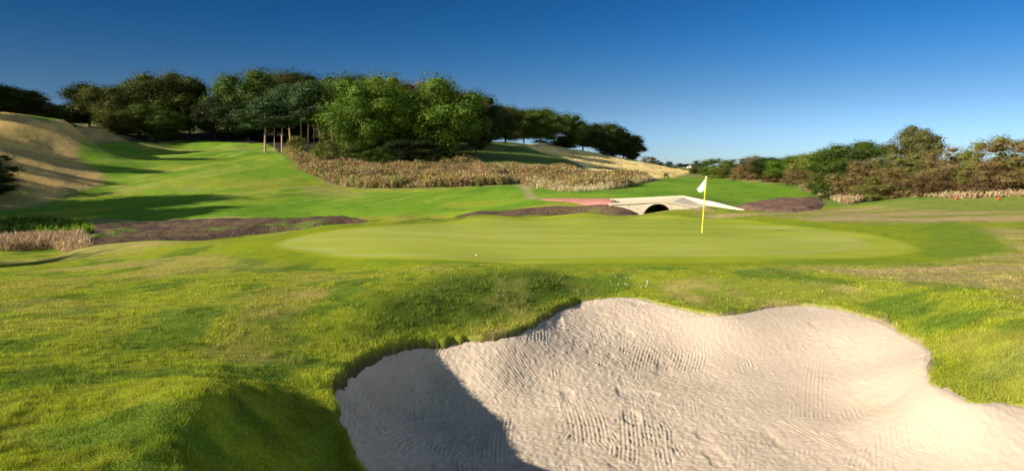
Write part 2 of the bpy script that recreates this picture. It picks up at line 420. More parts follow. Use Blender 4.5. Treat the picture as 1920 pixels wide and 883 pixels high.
# drier on the right side and behind the ridge
dry = smooth(.42, .6, fbm(GX / 5.5, GY / 1.7, 31, 4)) * smooth(4, 12, GX) * (far < 60)
C0 = mix3(C0, (.33, .265, .10), dry * .75)
dryL = smooth(.5, .62, fbm(GX / 4, GY / 1.3, 37, 4)) * (1 - smooth(-12, -4, GX)) * (far < 40)
C0 = mix3(C0, (.33, .27, .09), dryL * .65)
nz = (fbm(GX / 3, GY / 3, 41, 3) - .5)
nzf = fbm(GX * 1.1, GY * .7, 43, 3) - .5
def region(poly, colr, w=.4, jit=1.0, amt=1.0, pad=None):
    global C0
    sd = sdist(poly, GX, GY, pad) + nz * jit
    C0 = mix3(C0, colr, edge(sd, w) * amt) if not isinstance(colr, np.ndarray) or colr.ndim == 1 else C0 * (1 - (edge(sd, w) * amt)[..., None]) + colr * (edge(sd, w) * amt)[..., None]
    return sd
fair = np.zeros_like(C0) + np.array([.150, .265, .016])
fair = mix3(fair, (.245, .285, .024), smooth(.40, .60, fbm(GX / 11, GY / 7, 51, 4)) * (1 - smooth(-12, 14, GX)))
fair = mix3(fair, (.27, .26, .07), smooth(.52, .66, fbm(GX / 8 + GY / 30, GY / 9, 53, 5)) * smooth(52, 85, GY) * (1 - smooth(-25, -8, GX)) * .8)
fair = mix3(fair, (.095, .21, .012), smooth(.5, .65, fbm(GX / 6, GY / 14, 54, 4)) * .7)
stk = fbm(GX * .8 - GY * .12, GY / 22, 57, 4)
fair = fair * (1 + (.5 * (stk - .5) * smooth(54, 65, GY) * (1 - smooth(5, 25, GX))))[..., None]
fair = mix3(fair, (.30, .29, .07), smooth(.56, .7, stk) * smooth(56, 70, GY) * (1 - smooth(-15, 0, GX)) * .5)
far_gr = np.zeros_like(C0) + np.array([.13, .20, .03])
C0 = np.where((far > 52)[..., None], mix3(far_gr, (.26, .24, .08), smooth(.45, .6, FC)), C0)
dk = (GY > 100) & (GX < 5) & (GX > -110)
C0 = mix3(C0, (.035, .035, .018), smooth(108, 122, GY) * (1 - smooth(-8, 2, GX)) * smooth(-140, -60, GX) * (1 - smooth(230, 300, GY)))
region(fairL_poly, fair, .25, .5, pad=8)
straw = np.zeros_like(C0) + np.array([.56, .36, .12])
straw = mix3(straw, (.36, .25, .10), smooth(.4, .6, fbm(GX / 3 + GY / 9, GY / 5, 61, 5)))
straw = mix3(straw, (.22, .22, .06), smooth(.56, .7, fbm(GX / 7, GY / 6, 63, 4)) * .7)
strawr = np.zeros_like(C0) + np.array([.78, .62, .28])
strawr = mix3(strawr, (.45, .34, .15), smooth(.42, .6, fbm(GX / 3 + GY / 40, GY / 16, 65, 5)))
region(shadeR_poly, np.array([.10, .135, .03]), 2, 3, pad=12)  # dark green slope, with the oaks' cast shade put into its colour
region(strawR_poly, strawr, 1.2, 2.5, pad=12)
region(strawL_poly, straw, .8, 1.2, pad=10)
region(weedA_poly, np.array([.20, .15, .06]), .5, 1)
region(weedB_poly, np.array([.30, .22, .10]), .5, 1)
region(track_poly, np.array([.36, .28, .16]), .5, .8, .75)
# worn line curving over the fairway
worn = catmull([hit(590,335),hit(640,360),hit(700,368),hit(790,372)],6,False)
coll = np.zeros_like(C0) + np.array([.200, .245, .008])
coll = mix3(coll, (.165, .225, .010), smooth(.45, .6, FB))
region(collar_poly, coll, .35, .5)
region(moundR_poly, np.array([.13, .20, .015]), .6, .8, .7)
streak = smooth(.35, .6, fbm(GX / 5 + 3, GY / .9, 131, 4))[..., None]
tanc = np.array([.36, .27, .13]) * streak + np.array([.21, .22, .04]) * (1 - streak)
region(tanR_poly, tanc, .8, 1.6, .85)
region(tan3_poly, tanc, .5, .8, .8)
region(tan2_poly, tanc * .85, .5, 1.0, .65)
lc = smooth(.4, .62, fbm(GX / .9, GY / .9, 133, 4))[..., None]
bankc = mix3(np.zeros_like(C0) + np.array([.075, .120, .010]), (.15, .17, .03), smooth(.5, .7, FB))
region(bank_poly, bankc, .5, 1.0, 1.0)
region(paleR_poly, np.array([.34, .28, .09]) * lc + np.array([.22, .25, .03]) * (1 - lc), .3, .5, .8)  # paler yellowish tan turf on the bank
region(teeR_poly, np.array([.17, .22, .035]), .4, .5, .9)

sd_b = sdist(bunker_poly, GX, GY, 2)
rag = (fbm(GX * 2.2, GY * 2.2, 71, 4) - .5) * .16 + (fbm(GX * 8, GY * 6, 73, 2) - .5) * .08
sd_b2 = sd_b + rag
# the turf ends in an earth lip and dives under the sand
GZ = GZ0.copy()
GZ -= np.where(sd_b2 > -.05, smooth(-.03, .06, sd_b2) * .34 + np.clip(sd_b2, 0, 9) * .9, 0)
GZ += .03 * smooth(-.5, -.08, sd_b2) * (1 - smooth(-.08, .02, sd_b2)) * (1 - smooth(-.6, 2.6, GX))
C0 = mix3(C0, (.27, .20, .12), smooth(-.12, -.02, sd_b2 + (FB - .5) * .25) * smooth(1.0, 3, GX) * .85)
C0 = mix3(C0, (.075, .052, .032), smooth(-.05, .0, sd_b2) * (1 - smooth(.8, 2.6, GX)))  # left lip: dark soil, with its thin shadow line put into the colour
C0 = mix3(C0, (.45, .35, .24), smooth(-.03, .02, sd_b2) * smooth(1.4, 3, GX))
# ground sinks a little under the sheets that lie on it
V = np.stack([GX, GY, GZ], -1).reshape(-1, 3)
keep = ~(sd_b > .5)
q = grid_faces(NRW, NCL, keep)
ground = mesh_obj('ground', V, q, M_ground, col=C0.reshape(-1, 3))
tag(ground, kind='structure')

def sheet(name, poly, mat, colr, lift=.004, jit=.0, depth=.05, slope=.06, pad=1.5, relief=None, thick=0):
    sd = sdist(poly, GX, GY, pad) + nz * jit + nzf * jit
    h = np.clip(sd * slope, -depth, lift)
    Z = GZ0 + h
    if relief is not None: Z = Z + relief * smooth(0, .6, sd)
    kp = (sd > -.6) if depth > .02 else (sd > -.25)
    fq = grid_faces(NRW, NCL, kp)
    Vs, fq, cc = compact(np.stack([GX, GY, Z], -1).reshape(-1, 3), fq, colr.reshape(-1, 3))
    o = mesh_obj(name, Vs, fq, mat, col=cc)
    tag(o, kind='structure'); return o, sd
gcol = np.zeros_like(C0) + np.array([.235, .282, .014])
st = smooth(-.3, .3, np.sin((GX * .25 + GY * .97) * 2 * math.pi / 3.4 + 2.0 * fbm(GX / 6, GY / 6, 81, 2)))
gcol = mix3(gcol, (.300, .330, .034), st * .8)
gcol = mix3(gcol, (.30, .32, .042), smooth(.45, .65, fbm(GX / 5, GY / 2.2, 82, 3)) * .6)
sdi = sdist(inner_poly, GX, GY)
gcol = mix3(gcol, (.285, .325, .045), edge(sdi, .15) * .75)
gcol = mix3(gcol, (.34, .36, .08), smooth(.52, .72, fbm(GX / 6, GY / 1.1, 84, 4)) * .6 * edge(sdi, .4))
gcol = mix3(gcol, (.21, .26, .02), smooth(.5, .7, fbm(GX / 7 + 5, GY / 1.3, 85, 4)) * .5)
gcol = mix3(gcol, (.30, .31, .11), np.exp(-(sdi / .18) ** 2) * .5)
gcol = mix3(gcol, (.200, .245, .008), 1 - smooth(.0, .45, sdist(green_poly, GX, GY)))
sheet('putting_green', green_poly, M_green, gcol, .006, .12, .02, .05)
ecol = np.zeros_like(C0) + np.array([.118, .080, .046])
ecol = mix3(ecol, (.085, .055, .042), smooth(.45, .62, fbm(GX / 1.2, GY / 1.2, 91, 4)))
ecol = mix3(ecol, (.10, .14, .025), smooth(.66, .74, fbm(GX / 2.6, GY / 2.0, 92, 4)) * .9)
rel = fbm(GX / .9, GY / .9, 93, 4) * .30
sheet('stream_bank', dirtL_poly, M_earth, ecol, .03, .5, .08, .2, relief=rel)
ecolr = mix3(np.zeros_like(C0) + np.array([.180, .112, .074]), (.13, .078, .06), smooth(.45, .6, fbm(GX / 1.4, GY / .8, 95, 4)))
sheet('stream_bank', dirtM_poly, M_earth, ecol, .03, .3, .08, .2, relief=rel * .25)
sheet('earth_patch', dirtR_poly, M_earth, ecolr, .03, .8, .08, .2, relief=rel)
pcol = np.zeros_like(C0) + np.array([.50, .215, .175])
sheet('path', path_poly, M_path, pcol, .02, .0, .06, .2)

# ------------------------------------------------------------------ sand
sp = [(x, y, z - float(lip_h(np.float64(x), np.float64(y)))) for x, y, z in rim3]
def pz(u, v, z):
    p = px(u, v, 1.0); t = (z - EYE) / (p[2] - EYE); return (p[0] * t, t, z)
sp += [pz(720,760,-.90), pz(800,710,-.86), pz(900,695,-.80), pz(1000,700,-.90), pz(1100,760,-1.12), pz(1000,655,-.64), pz(1100,620,-.60), pz(1200,620,-.62),
       pz(1300,660,-.86), pz(1400,720,-1.02), pz(1300,800,-1.18), pz(1500,640,-.66), pz(1600,680,-.74), pz(1650,760,-.84), pz(1750,820,-.80), pz(1500,800,-1.10),
       pz(900,830,-1.15), pz(800,883,-1.05), pz(1100,883,-1.28), pz(1450,883,-1.2), pz(1750,883,-.99), (1.5,6.5,-1.2), (3.2,6,-1.1),(5.2,5.8,-.8)]
sp = np.array(sp)
rbs = TPS(sp[:, :2], sp[:, 2], 1e-3)
SR = .016
sx = np.arange(-3.4, 8.2, SR * 1.15); sy = np.arange(3.9, 15.2, SR * 1.5)
SX, SY = np.meshgrid(sx, sy)
cx_ = np.arange(-3.6, 8.6, .12); cy_ = np.arange(3.6, 15.6, .12)
CXg, CYg = np.meshgrid(cx_, cy_); CZ = rbs(CXg, CYg)
def bil(x, y):
    fx = (x - cx_[0]) / .12; fy = (y - cy_[0]) / .12
    i = fy.astype(int); j = fx.astype(int); a = fy - i; b = fx - j
    return CZ[i, j] * (1 - a) * (1 - b) + CZ[i + 1, j] * a * (1 - b) + CZ[i, j + 1] * (1 - a) * b + CZ[i + 1, j + 1] * a * b
SZ = bil(SX, SY)
SDc = sdist(bunker_poly, CXg, CYg, 5)
CZs, CZ_keep = CZ, CZ
CZ = SDc; SSD = bil(SX, SY); CZ = CZ_keep
# raking: strokes of parallel furrows in patches, clods between
RK = np.zeros_like(SX); rw = np.zeros_like(SX)
rr = np.random.RandomState(5)
strokes = []
for i in range(520):
    cx, cy = rr.uniform(-2.4, 6.6), rr.uniform(5.2, 14.2)
    # furrows follow the rim on the left, run up the face at the back
    ang = math.atan2(cy - 9.5, cx - 2.2) + rr.normal(0, .6) + (math.pi / 2 if rr.rand() < .45 else 0)
    strokes.append((cx, cy, ang, rr.uniform(.16, .34), rr.uniform(.35, 1.0), rr.uniform(-.35, .35)))
for cx, cy, ang, hw, hl, cv in strokes:
    m = (np.abs(SX - cx) < hl + .3) & (np.abs(SY - cy) < hl + .3)
    if not m.any(): continue
    X = SX[m] - cx; Y = SY[m] - cy; c, s = math.cos(ang), math.sin(ang)
    a = X * c + Y * s; b = -X * s + Y * c + cv * .25 * (X * c + Y * s) ** 2
    w = smooth(0, .06, hw - np.abs(b)) * smooth(0, .15, hl - np.abs(a))
    f = np.sin(b * 2 * math.pi / .058); f = f * (.6 + .8 * vnoise(SX[m] * 9, SY[m] * 9, 119))
    RK[m] = RK[m] * (1 - w) + f * w; rw[m] = np.maximum(rw[m] * (1 - .3 * w), w)
rakeamt = (.35 + .65 * smooth(.42, .6, fbm(SX / 1.3, SY / 1.3, 101, 3))) * (1 - .55 * smooth(3.2, 5.5, SX)) * (1 - .55 * smooth(1.5, 4, SX) * smooth(.4,.6,fbm(SX/2,SY/2,107,2)))
clod = fbm(SX * 7, SY * 7, 103, 4) - .5
grit = vnoise(SX * 26, SY * 26, 104) - .5
rough_w = .50 + .50 * (1 - smooth(1.8, 5.0, SX)) 
grit2 = fbm(SX * 17, SY * 17, 113, 3) - .5
lump = np.maximum(vnoise(SX * 11, SY * 11, 114) - .62, 0) * smooth(.45, .6, fbm(SX * .8, SY * .8, 115, 3))
SZ = SZ + RK * .0080 * rakeamt + clod * .010 * rough_w + grit * .016 * rough_w + grit2 * .010 * rough_w + lump * .030 * rough_w + (fbm(SX * .8, SY * .8, 105, 2) - .5) * .08
foot = vnoise(SX * 2.3, SY * 2.3, 109); SZ -= .02 * smooth(.78, .9, foot) * rough_w
SZ = np.where(SSD < .02, SZ - (.02 - SSD) * .35, SZ)
kp = SSD > -.12
fq = grid_faces(SX.shape[0], SX.shape[1], kp)
sc_ = np.zeros(SX.shape + (3,)) + np.array([.49, .400, .308])
sc_ = mix3(sc_, (.41, .32, .24), smooth(.5, .75, fbm(SX * 1.6, SY * 1.6, 106, 4)) * .5 * rough_w)
Vs, fq, cc = compact(np.stack([SX, SY, SZ], -1).reshape(-1, 3), fq, sc_.reshape(-1, 3))
M_sand = ground_mat('sand', .8, .006, 140, .16, 50)
sand = mesh_obj('bunker_sand', Vs, fq, M_sand, col=cc)
tag(sand, kind='structure')

# ------------------------------------------------------------------ grass blades (uncountable)
def blades(name, X, Y, Z, H, W, C, mat, lean=.5, tri=True, rs=NR, wind=None):
    n = len(X)
    a = rs.uniform(0, 2 * math.pi, n); dx = np.cos(a) * W * .5; dy = np.sin(a) * W * .5
    la = rs.uniform(0, 2 * math.pi, n); ll = H * lean * rs.uniform(0, 1, n)
    tx = X + np.cos(la) * ll; ty = Y + np.sin(la) * ll
    P = np.empty((n, 3, 3), np.float32)
    P[:, 0] = np.stack([X - dx, Y - dy, Z - .006], -1); P[:, 1] = np.stack([X + dx, Y + dy, Z - .006], -1)
    P[:, 2] = np.stack([tx, ty, Z + H], -1)
    cc = np.repeat(C[:, None], 3, 1); cc[:, :2] *= .8
    return mesh_obj(name, P.reshape(-1, 3), np.arange(n * 3).reshape(-1, 3), mat, col=cc.reshape(-1, 3), smooth_=False)
def gsample(A, x, y):
    fs = np.clip((x / (y + CB) - cols[0]) / (cols[1] - cols[0]), 0, NCL - 1.001).astype(int)
    fr = np.clip(np.interp(y + CB, rows, np.arange(NRW)), 0, NRW - 1.001).astype(int)
    return A[fr, fs]
n = 1200000
a = NR.uniform(-.9, .9, n); D = np.exp(NR.uniform(math.log(3.6), math.log(24), n))
X = a * D; Y = D
sdbun = gsample(sd_b2, X, Y); sdcol = sdist(collar_poly, X, Y)
ok = (sdbun < -.01) & (sdcol < .05) & ~((sdbun > -.10 - .06 * np.sin(X * 9)) & (X > 1.2) & (NR.rand(n) < .8))
X = X[ok]; Y = Y[ok]; sdbun = sdbun[ok]; D = D[ok]
Z = gsample(GZ, X, Y)
# exact height
def gz_lin(x, y):
    fs = np.clip((x / (y + CB) - cols[0]) / (cols[1] - cols[0]), 0, NCL - 1.001)
    fr = np.clip(np.interp(y + CB, rows, np.arange(NRW)), 0, NRW - 1.001)
    i = fr.astype(int); j = fs.astype(int); a = fr - i; b = fs - j
    return (GZ[i, j] * (1 - a) * (1 - b) + GZ[i + 1, j] * a * (1 - b) + GZ[i, j + 1] * (1 - a) * b + GZ[i + 1, j + 1] * a * b)
Z = gz_lin(X, Y)
cl = fbm(X * 3.2, Y * 3.2, 111, 3)
cl2 = fbm(X * 9, Y * 9, 141, 3); cl3 = fbm(X * 2.2, Y * 2.2, 143, 3)
sdbank = sdist(bank_poly, X, Y)
H = (1 + .7 * smooth(-.1, .4, sdbank)) * NR.uniform(.5, 1.2, len(X)) * (.45 + .75 * smooth(.3, .72, cl2)) * (.018 + .034 * smooth(.35, .7, cl) + .03 * smooth(-.35, -.03, sdbun)) * (1 - .45 * smooth(13.5, 17, Y))
Wd = .0042 * np.clip(D / 5.5, .8, 3) * NR.uniform(.6, 1.4, len(X))
Cb = gsample(C0, X, Y) * 1.38 * (.80 + .44 * smooth(.3, .7, cl2))[:, None]
Cb = Cb * (1 - .28 * smooth(.56, .68, cl3))[:, None]
Cb = Cb * NR.uniform(.65, 1.4, (len(X), 1)) * np.stack([NR.uniform(.85, 1.2, len(X)), np.ones(len(X)), NR.uniform(.7, 1.3, len(X))], -1)
dryb = NR.rand(len(X)) < .06
Cb[dryb] = np.array([.42, .36, .16]) * NR.uniform(.7, 1.1, (dryb.sum(), 1))
g = blades('rough_grass', X, Y, Z, H, Wd, Cb, M_blade, .9)
tag(g, 'short rough grass covering the banks round the sand bunker', 'grass', kind='stuff')

# ------------------------------------------------------------------ weeds, straw and reeds
def stems(name, polys, per, hlo, hhi, pal, label, cat, leaves=7, w=.10, seed=3, hnoise=4.0, up=.8, colscale=9, lr_=(.28, .55)):
    rs = np.random.RandomState(seed)
    Xs, Ys = [], []
    for poly, cnt in zip(polys, per):
        lo, hi = poly.min(0), poly.max(0)
        x = rs.uniform(lo[0], hi[0], cnt * 4); y = rs.uniform(lo[1], hi[1], cnt * 4)
        s = sdist(poly, x, y) > 0
        x, y = x[s][:cnt], y[s][:cnt]; Xs.append(x); Ys.append(y)
    X = np.concatenate(Xs); Y = np.concatenate(Ys); n = len(X)
    Z = gz_lin(X, Y)
    cf = fbm(X / colscale, Y / colscale, seed + 5, 3); cf2 = fbm(X / 1.7, Y / 1.7, seed + 6, 2)
    hh = (hlo + (hhi - hlo) * smooth(.3, .7, fbm(X / hnoise, Y / hnoise, seed + 7, 3))) * rs.uniform(.6, 1.15, n)
    pal = np.array(pal); K = len(pal)
    idx = np.clip(((cf - .25) / .5 * .55 + (cf2 - .25) / .5 * .45 + rs.normal(0, .10, n)) * K, 0, K - 1).astype(int)
    base = pal[idx] * rs.uniform(.75, 1.25, (n, 1))
    P = []; C = []
    for k in range(leaves):
        t = rs.uniform(0, up, n); L = hh * rs.uniform(*lr_, n)
        a_ = rs.uniform(0, 2 * math.pi, n); b_ = rs.uniform(0, 2 * math.pi, n)
        cx = X + rs.normal(0, .10, n) * hh; cy = Y + rs.normal(0, .10, n) * hh; cz = Z + t * hh
        ww = w * rs.uniform(.5, 1.3, n)
        p = np.empty((n, 3, 3)); 
        p[:, 0] = np.stack([cx - np.cos(a_) * ww, cy - np.sin(a_) * ww, cz], -1)
        p[:, 1] = np.stack([cx + np.cos(a_) * ww, cy + np.sin(a_) * ww, cz + rs.uniform(-.1, .2, n) * L], -1)
        p[:, 2] = np.stack([cx + np.cos(b_) * L * .5, cy + np.sin(b_) * L * .5, cz + L], -1)
        P.append(p); c = base * rs.uniform(.7, 1.3, (n, 1)); C.append(np.repeat(c[:, None], 3, 1))
    P = np.concatenate(P).reshape(-1, 3); C = np.concatenate(C).reshape(-1, 3)
    o = mesh_obj(name, P, np.arange(len(P)).reshape(-1, 3), M_weed, col=C, smooth_=False)
    return tag(o, label, cat, kind='stuff')
weedpal = [(.30,.20,.11),(.22,.19,.06),(.34,.24,.14),(.30,.17,.10),(.21,.24,.06),(.36,.27,.12),(.30,.13,.08),(.26,.27,.07)]
stems('meadow_weeds', [weedA_poly, weedB_poly], [14000, 8500], .40, 1.2, weedpal,
      'tall russet and olive weeds below the wood, cut by a trodden track', 'weeds', 18, .075, 3, lr_=(.12, .26), up=.9)
fringeA = polyhit([(640,352),(700,357),(800,355),(900,351),(960,347),(955,341),(880,344),(760,348),(660,346)])
fringeB = polyhit([(985,349),(1030,357),(1080,360),(1150,355),(1200,345),(1225,338),(1210,332),(1180,340),(1100,346),(1000,342)])
stems('straw_grass', [fringeB, fringeA[len(fringeA)//2:]], [2600, 600], .45, .95, [(.46,.36,.20),(.36,.30,.14),(.52,.43,.27)],
      'bleached tall grass along the front edge of the weeds', 'tall grass', 12, .035, 13, lr_=(.2, .4))
stems('hillside_grass', [strawR_poly], [12000], .12, .26, [(.75,.60,.28),(.62,.48,.20),(.80,.66,.36)],
      'bleached straw grass on the open slope below the crest trees', 'dry grass', 4, .06, 31)
stems('hillside_grass', [strawL_poly], [9000], .08, .2, [(.52,.38,.17),(.40,.28,.11),(.58,.46,.22),(.30,.27,.09)],
      'golden dry grass on the steep slope at the left edge', 'dry grass', 4, .035, 17)
reed = polyhit([(-160,475),(0,472),(100,468),(158,466),(160,452),(100,446),(0,448),(-160,455)])
stems('reeds', [reed], [2600], .42, .75, [(.40,.28,.20),(.33,.23,.16),(.46,.34,.24)], 'pale pinkish reeds beside the stream at the left edge', 'reeds', 12, .022, 19, lr_=(.2, .45))
reedg = polyhit([(-160,452),(0,446),(120,446),(170,440),(165,424),(100,420),(0,423),(-160,425)])
stems('bank_weeds', [reedg], [2400], .3, .6, [(.10,.17,.02),(.16,.24,.02),(.09,.13,.02)], 'low dark green weeds on the stream bank above the pale reeds', 'weeds', 7, .07, 23)
hedgeg = polyhit([(1500,357),(1545,371),(1580,384),(1640,376),(1700,370),(1780,372),(1860,372),(2000,366),(2000,354),(1860,358),(1700,360),(1600,368),(1560,362),(1510,352)])
stems('verge_grass', [hedgeg], [8000], .2, .5, [(.38,.28,.16),(.44,.34,.20),(.28,.20,.11),(.17,.19,.05)], 'pale dry grass along the foot of the right hand thicket', 'tall grass', 7, .04, 29)

# clover in flower at the back lip of the bunker
rs_ = np.random.RandomState(77); P = []
for i in range(45):
    hp = hit(1185 + rs_.normal(0, 22), 532 + rs_.normal(0, 10)); c = np.array([hp[0], hp[1], gh(*hp) + rs_.uniform(.03, .06)]); s = rs_.uniform(.006, .013)
    for k in range(3):
        d1 = rs_.normal(0, s, 3); d2 = rs_.normal(0, s, 3); P.append([c + d1, c + d2, c - d1])
P = np.array(P).reshape(-1, 3)
tag(mesh_obj('clover', P, np.arange(len(P)).reshape(-1, 3), M_weed, col=np.full((len(P), 3), .75), smooth_=False), 'white clover flowers in the turf behind the back lip of the bunker', 'clover', kind='stuff')

# ------------------------------------------------------------------ trees
def tube(path, radii, seg=7):
    path = [Vector(p) for p in path]; V = []; Fq = []
    for i, p in enumerate(path):
        d = (path[min(i + 1, len(path) - 1)] - path[max(i - 1, 0)]).normalized()
        u = d.cross(Vector((.31, .9, .2))).normalized(); w = d.cross(u)
        for k in range(seg):
            an = 2 * math.pi * k / seg
            V.append(p + (u * math.cos(an) + w * math.sin(an)) * radii[i])
    for i in range(len(path) - 1):
        for k in range(seg):
            a = i * seg + k; b = i * seg + (k + 1) % seg
            Fq.append((a, b, b + seg, a + seg))
    return V, Fq
def join(parts):
    V = []; Fq = []
    for v, f in parts:
        o = len(V); V += [tuple(p) for p in v]; Fq += [tuple(i + o for i in q) for q in f]
    return np.array(V), np.array(Fq)
def bark(name, c1, c2):
    m, nt, b = new_mat(name, .95, .1)
    tc = N(nt, 'ShaderNodeNewGeometry'); n1 = noise(nt, tc.outputs['Position'], 6, 5, .7)
    f = maprange(nt, n1, .35, .65, 0, 1)
    nt.links.new(mixc(nt, f, c1, c2), b.inputs['Base Color'])
    bp = N(nt, 'ShaderNodeBump'); bp.inputs['Distance'].default_value = .05; nt.links.new(n1, bp.inputs['Height']); nt.links.new(bp.outputs[0], b.inputs['Normal'])
    return m
M_bark = bark('bark', (.10, .075, .055), (.05, .038, .03))
M_pine = bark('pine_bark', (.52, .33, .22), (.30, .19, .13))

def leaves(lobes, per, size, rs, outw=.9, flat=1.0, zshade=0.0):
    """leaf-sized faces spread over and through the lobes of a crown"""
    P = []; C = []
    for (cx, cy, cz, rx, ry, rz_) in lobes:
        n = int(per * (rx * ry + ry * rz_ + rx * rz_) / 3)
        d = rs.normal(0, 1, (n, 3)); d /= np.linalg.norm(d, axis=1)[:, None]
        lump = 1 + .20 * np.sin(d[:, 0] * 5 + cx * 3) * np.sin(d[:, 1] * 5 + cy * 2) + .12 * np.sin(d[:, 2] * 9 + cz)
        r = (rs.uniform(.55, 1.04, n) ** .6) * lump
        c = np.array([cx, cy, cz]) + d * r[:, None] * np.array([rx, ry, rz_])
        nrm = d * outw + rs.normal(0, .32, (n, 3)); nrm[:, 2] += .15; nrm /= np.linalg.norm(nrm, axis=1)[:, None]
        t = np.cross(nrm, rs.normal(0, 1, (n, 3))); t /= np.linalg.norm(t, axis=1)[:, None] + 1e-9
        b = np.cross(nrm, t)
        s = size * rs.uniform(.5, 1.3, n)[:, None]
        q = np.stack([c - t * s, c - b * s * .6 * flat, c + t * s, c + b * s * .6 * flat], 1)
        P.append(q)
        tone = rs.uniform(.9, 1.12)
        col = np.array([1, 1, 1]) * tone * rs.uniform(.8, 1.2, (n, 1)) * np.stack([rs.uniform(.85, 1.25, n), np.ones(n), rs.uniform(.7, 1.2, n)], -1)
        C.append(np.repeat(col[:, None], 4, 1))
    P = np.concatenate(P).reshape(-1, 3); C = np.concatenate(C).reshape(-1, 3)
    return P, np.arange(len(P)).reshape(-1, 4), C

def cores(lobes, f, V, Fq, C):
    """solid blobs added inside every lobe to block skylight and deepen the shade"""
    sv, sf = [], []
    n1, n2 = 6, 9
    for i in range(n1 + 1):
        for j in range(n2):
            th = math.pi * i / n1; ph = 2 * math.pi * j / n2 + i * .35
            sv.append((math.sin(th) * math.cos(ph), math.sin(th) * math.sin(ph), math.cos(th)))
    for i in range(n1):
        for j in range(n2): sf.append((i * n2 + j, (i + 1) * n2 + j, (i + 1) * n2 + (j + 1) % n2, i * n2 + (j + 1) % n2))
    sv = np.array(sv); sf = np.array(sf); rs = np.random.RandomState(len(lobes))
    for (cx, cy, cz, rx, ry, rz_) in lobes:
        jit = 1 + rs.uniform(-.18, .18, (len(sv), 1))
        v = sv * jit * np.array([rx, ry, rz_]) * f + np.array([cx, cy, cz])
        Fq = np.vstack([Fq, sf + len(V)]); V = np.vstack([V, v]); C = np.vstack([C, np.full((len(v), 3), .85)])
    return V, Fq, C
def proto_broad(seed, low=.06, w=.5, ntop=60, per=2600, size=.0095, lobe=(.12, .20), taper=0):
    """unit-height broadleaf tree: returns trunk and crown mesh data"""
    rs = np.random.RandomState(seed); r = random.Random(seed)
    lobes = []
    zc = (1 + low) / 2; hz = (1 - low) / 2
    for i in range(ntop):
        d = rs.normal(0, 1, 3); d /= np.linalg.norm(d)
        rad = rs.uniform(.55, .86)
        prof = (1 - .22 * max(0, -d[2])) * (1 - taper * max(0, d[2]))                # a little narrower at the foot
        lr = rs.uniform(*lobe)
        lobes.append((d[0] * w * rad * prof * .86, d[1] * w * rad * prof * .86, zc + d[2] * hz * rad * .92, lr, lr, lr * rs.uniform(.65, .9)))
    for i in range(6):
        lobes.append((rs.normal(0, .1), rs.normal(0, .1), rs.uniform(zc - .15, zc + .2), .2, .2, .17))
    V, Fq, C = cores(lobes, .50, *leaves(lobes, per * 10, size, rs))
    top = np.percentile(V[:, 2], 99.6); V[:, 2] = np.where(V[:, 2] > 0.02, V[:, 2], .02); V[:, 2] *= 1 / top
    hw = np.percentile(np.abs(V[:, 0]), 95); V[:, :2] *= .5 / hw
    parts = [tube([(0, 0, -.03), (.005, 0, .1), (-.01, .01, .3), (.01, 0, .55), (0, 0, .8)], [.030, .023, .018, .012, .004], 8)]
    for i in range(9):
        an = i * 2.4 + r.random(); z0 = .2 + .05 * i; L = .36 - .018 * i
        parts.append(tube([(0, 0, z0), (math.cos(an) * L * .5, math.sin(an) * L * .5, z0 + .10), (math.cos(an) * L, math.sin(an) * L, z0 + .2)], [.010, .006, .002], 5))
    return join(parts), (V, Fq, C)
def proto_pine(seed, bare=.45):
    rs = np.random.RandomState(seed); r = random.Random(seed); lobes = []
    parts = []; bend = rs.uniform(-.03, .03)
    path = [(0, 0, -.03), (bend * .3, 0, .2), (bend, .01, .45), (bend * 1.3, 0, .7), (bend, 0, .95)]
    parts.append(tube(path, [.024, .020, .017, .012, .004], 8))
    for i in range(26):
        z = bare + (1 - bare) * (i / 25) ** .9 * .94; an = i * 2.399 + rs.uniform(-.4, .4)
        R = .24 * math.sin(min(1, max(.0, (z - bare) / (1 - bare) * .9 + .22)) * math.pi) ** .6 * rs.uniform(.55, 1.1)
        x, y = bend + math.cos(an) * R, math.sin(an) * R
        lr = rs.uniform(.075, .125)
        lobes.append((x, y, z, lr * 1.3, lr * 1.3, lr * .55))
        if i % 2 == 0: lobes.append((bend + math.cos(an) * R * .5, math.sin(an) * R * .5, z - .01, lr, lr, lr * .5))
        parts.append(tube([(bend, 0, z - .06), (x * .6, y * .6, z - .025), (x, y, z)], [.007, .004, .002], 5))
    for i in range(3):
        z = bare - .04 - .05 * i; an = rs.uniform(0, 6.28); parts.append(tube([(bend, 0, z), (bend + math.cos(an) * .1, math.sin(an) * .1, z + .02)], [.004, .001], 4))
    V, Fq, C = cores(lobes, .45, *leaves(lobes, 26000, .014, rs, .7, .55))
    V[:, 2] *= 1 / V[:, 2].max(); hw = np.percentile(np.abs(V[:, 0]), 95); V[:, :2] *= .5 / hw
    return join(parts), (V, Fq, C)
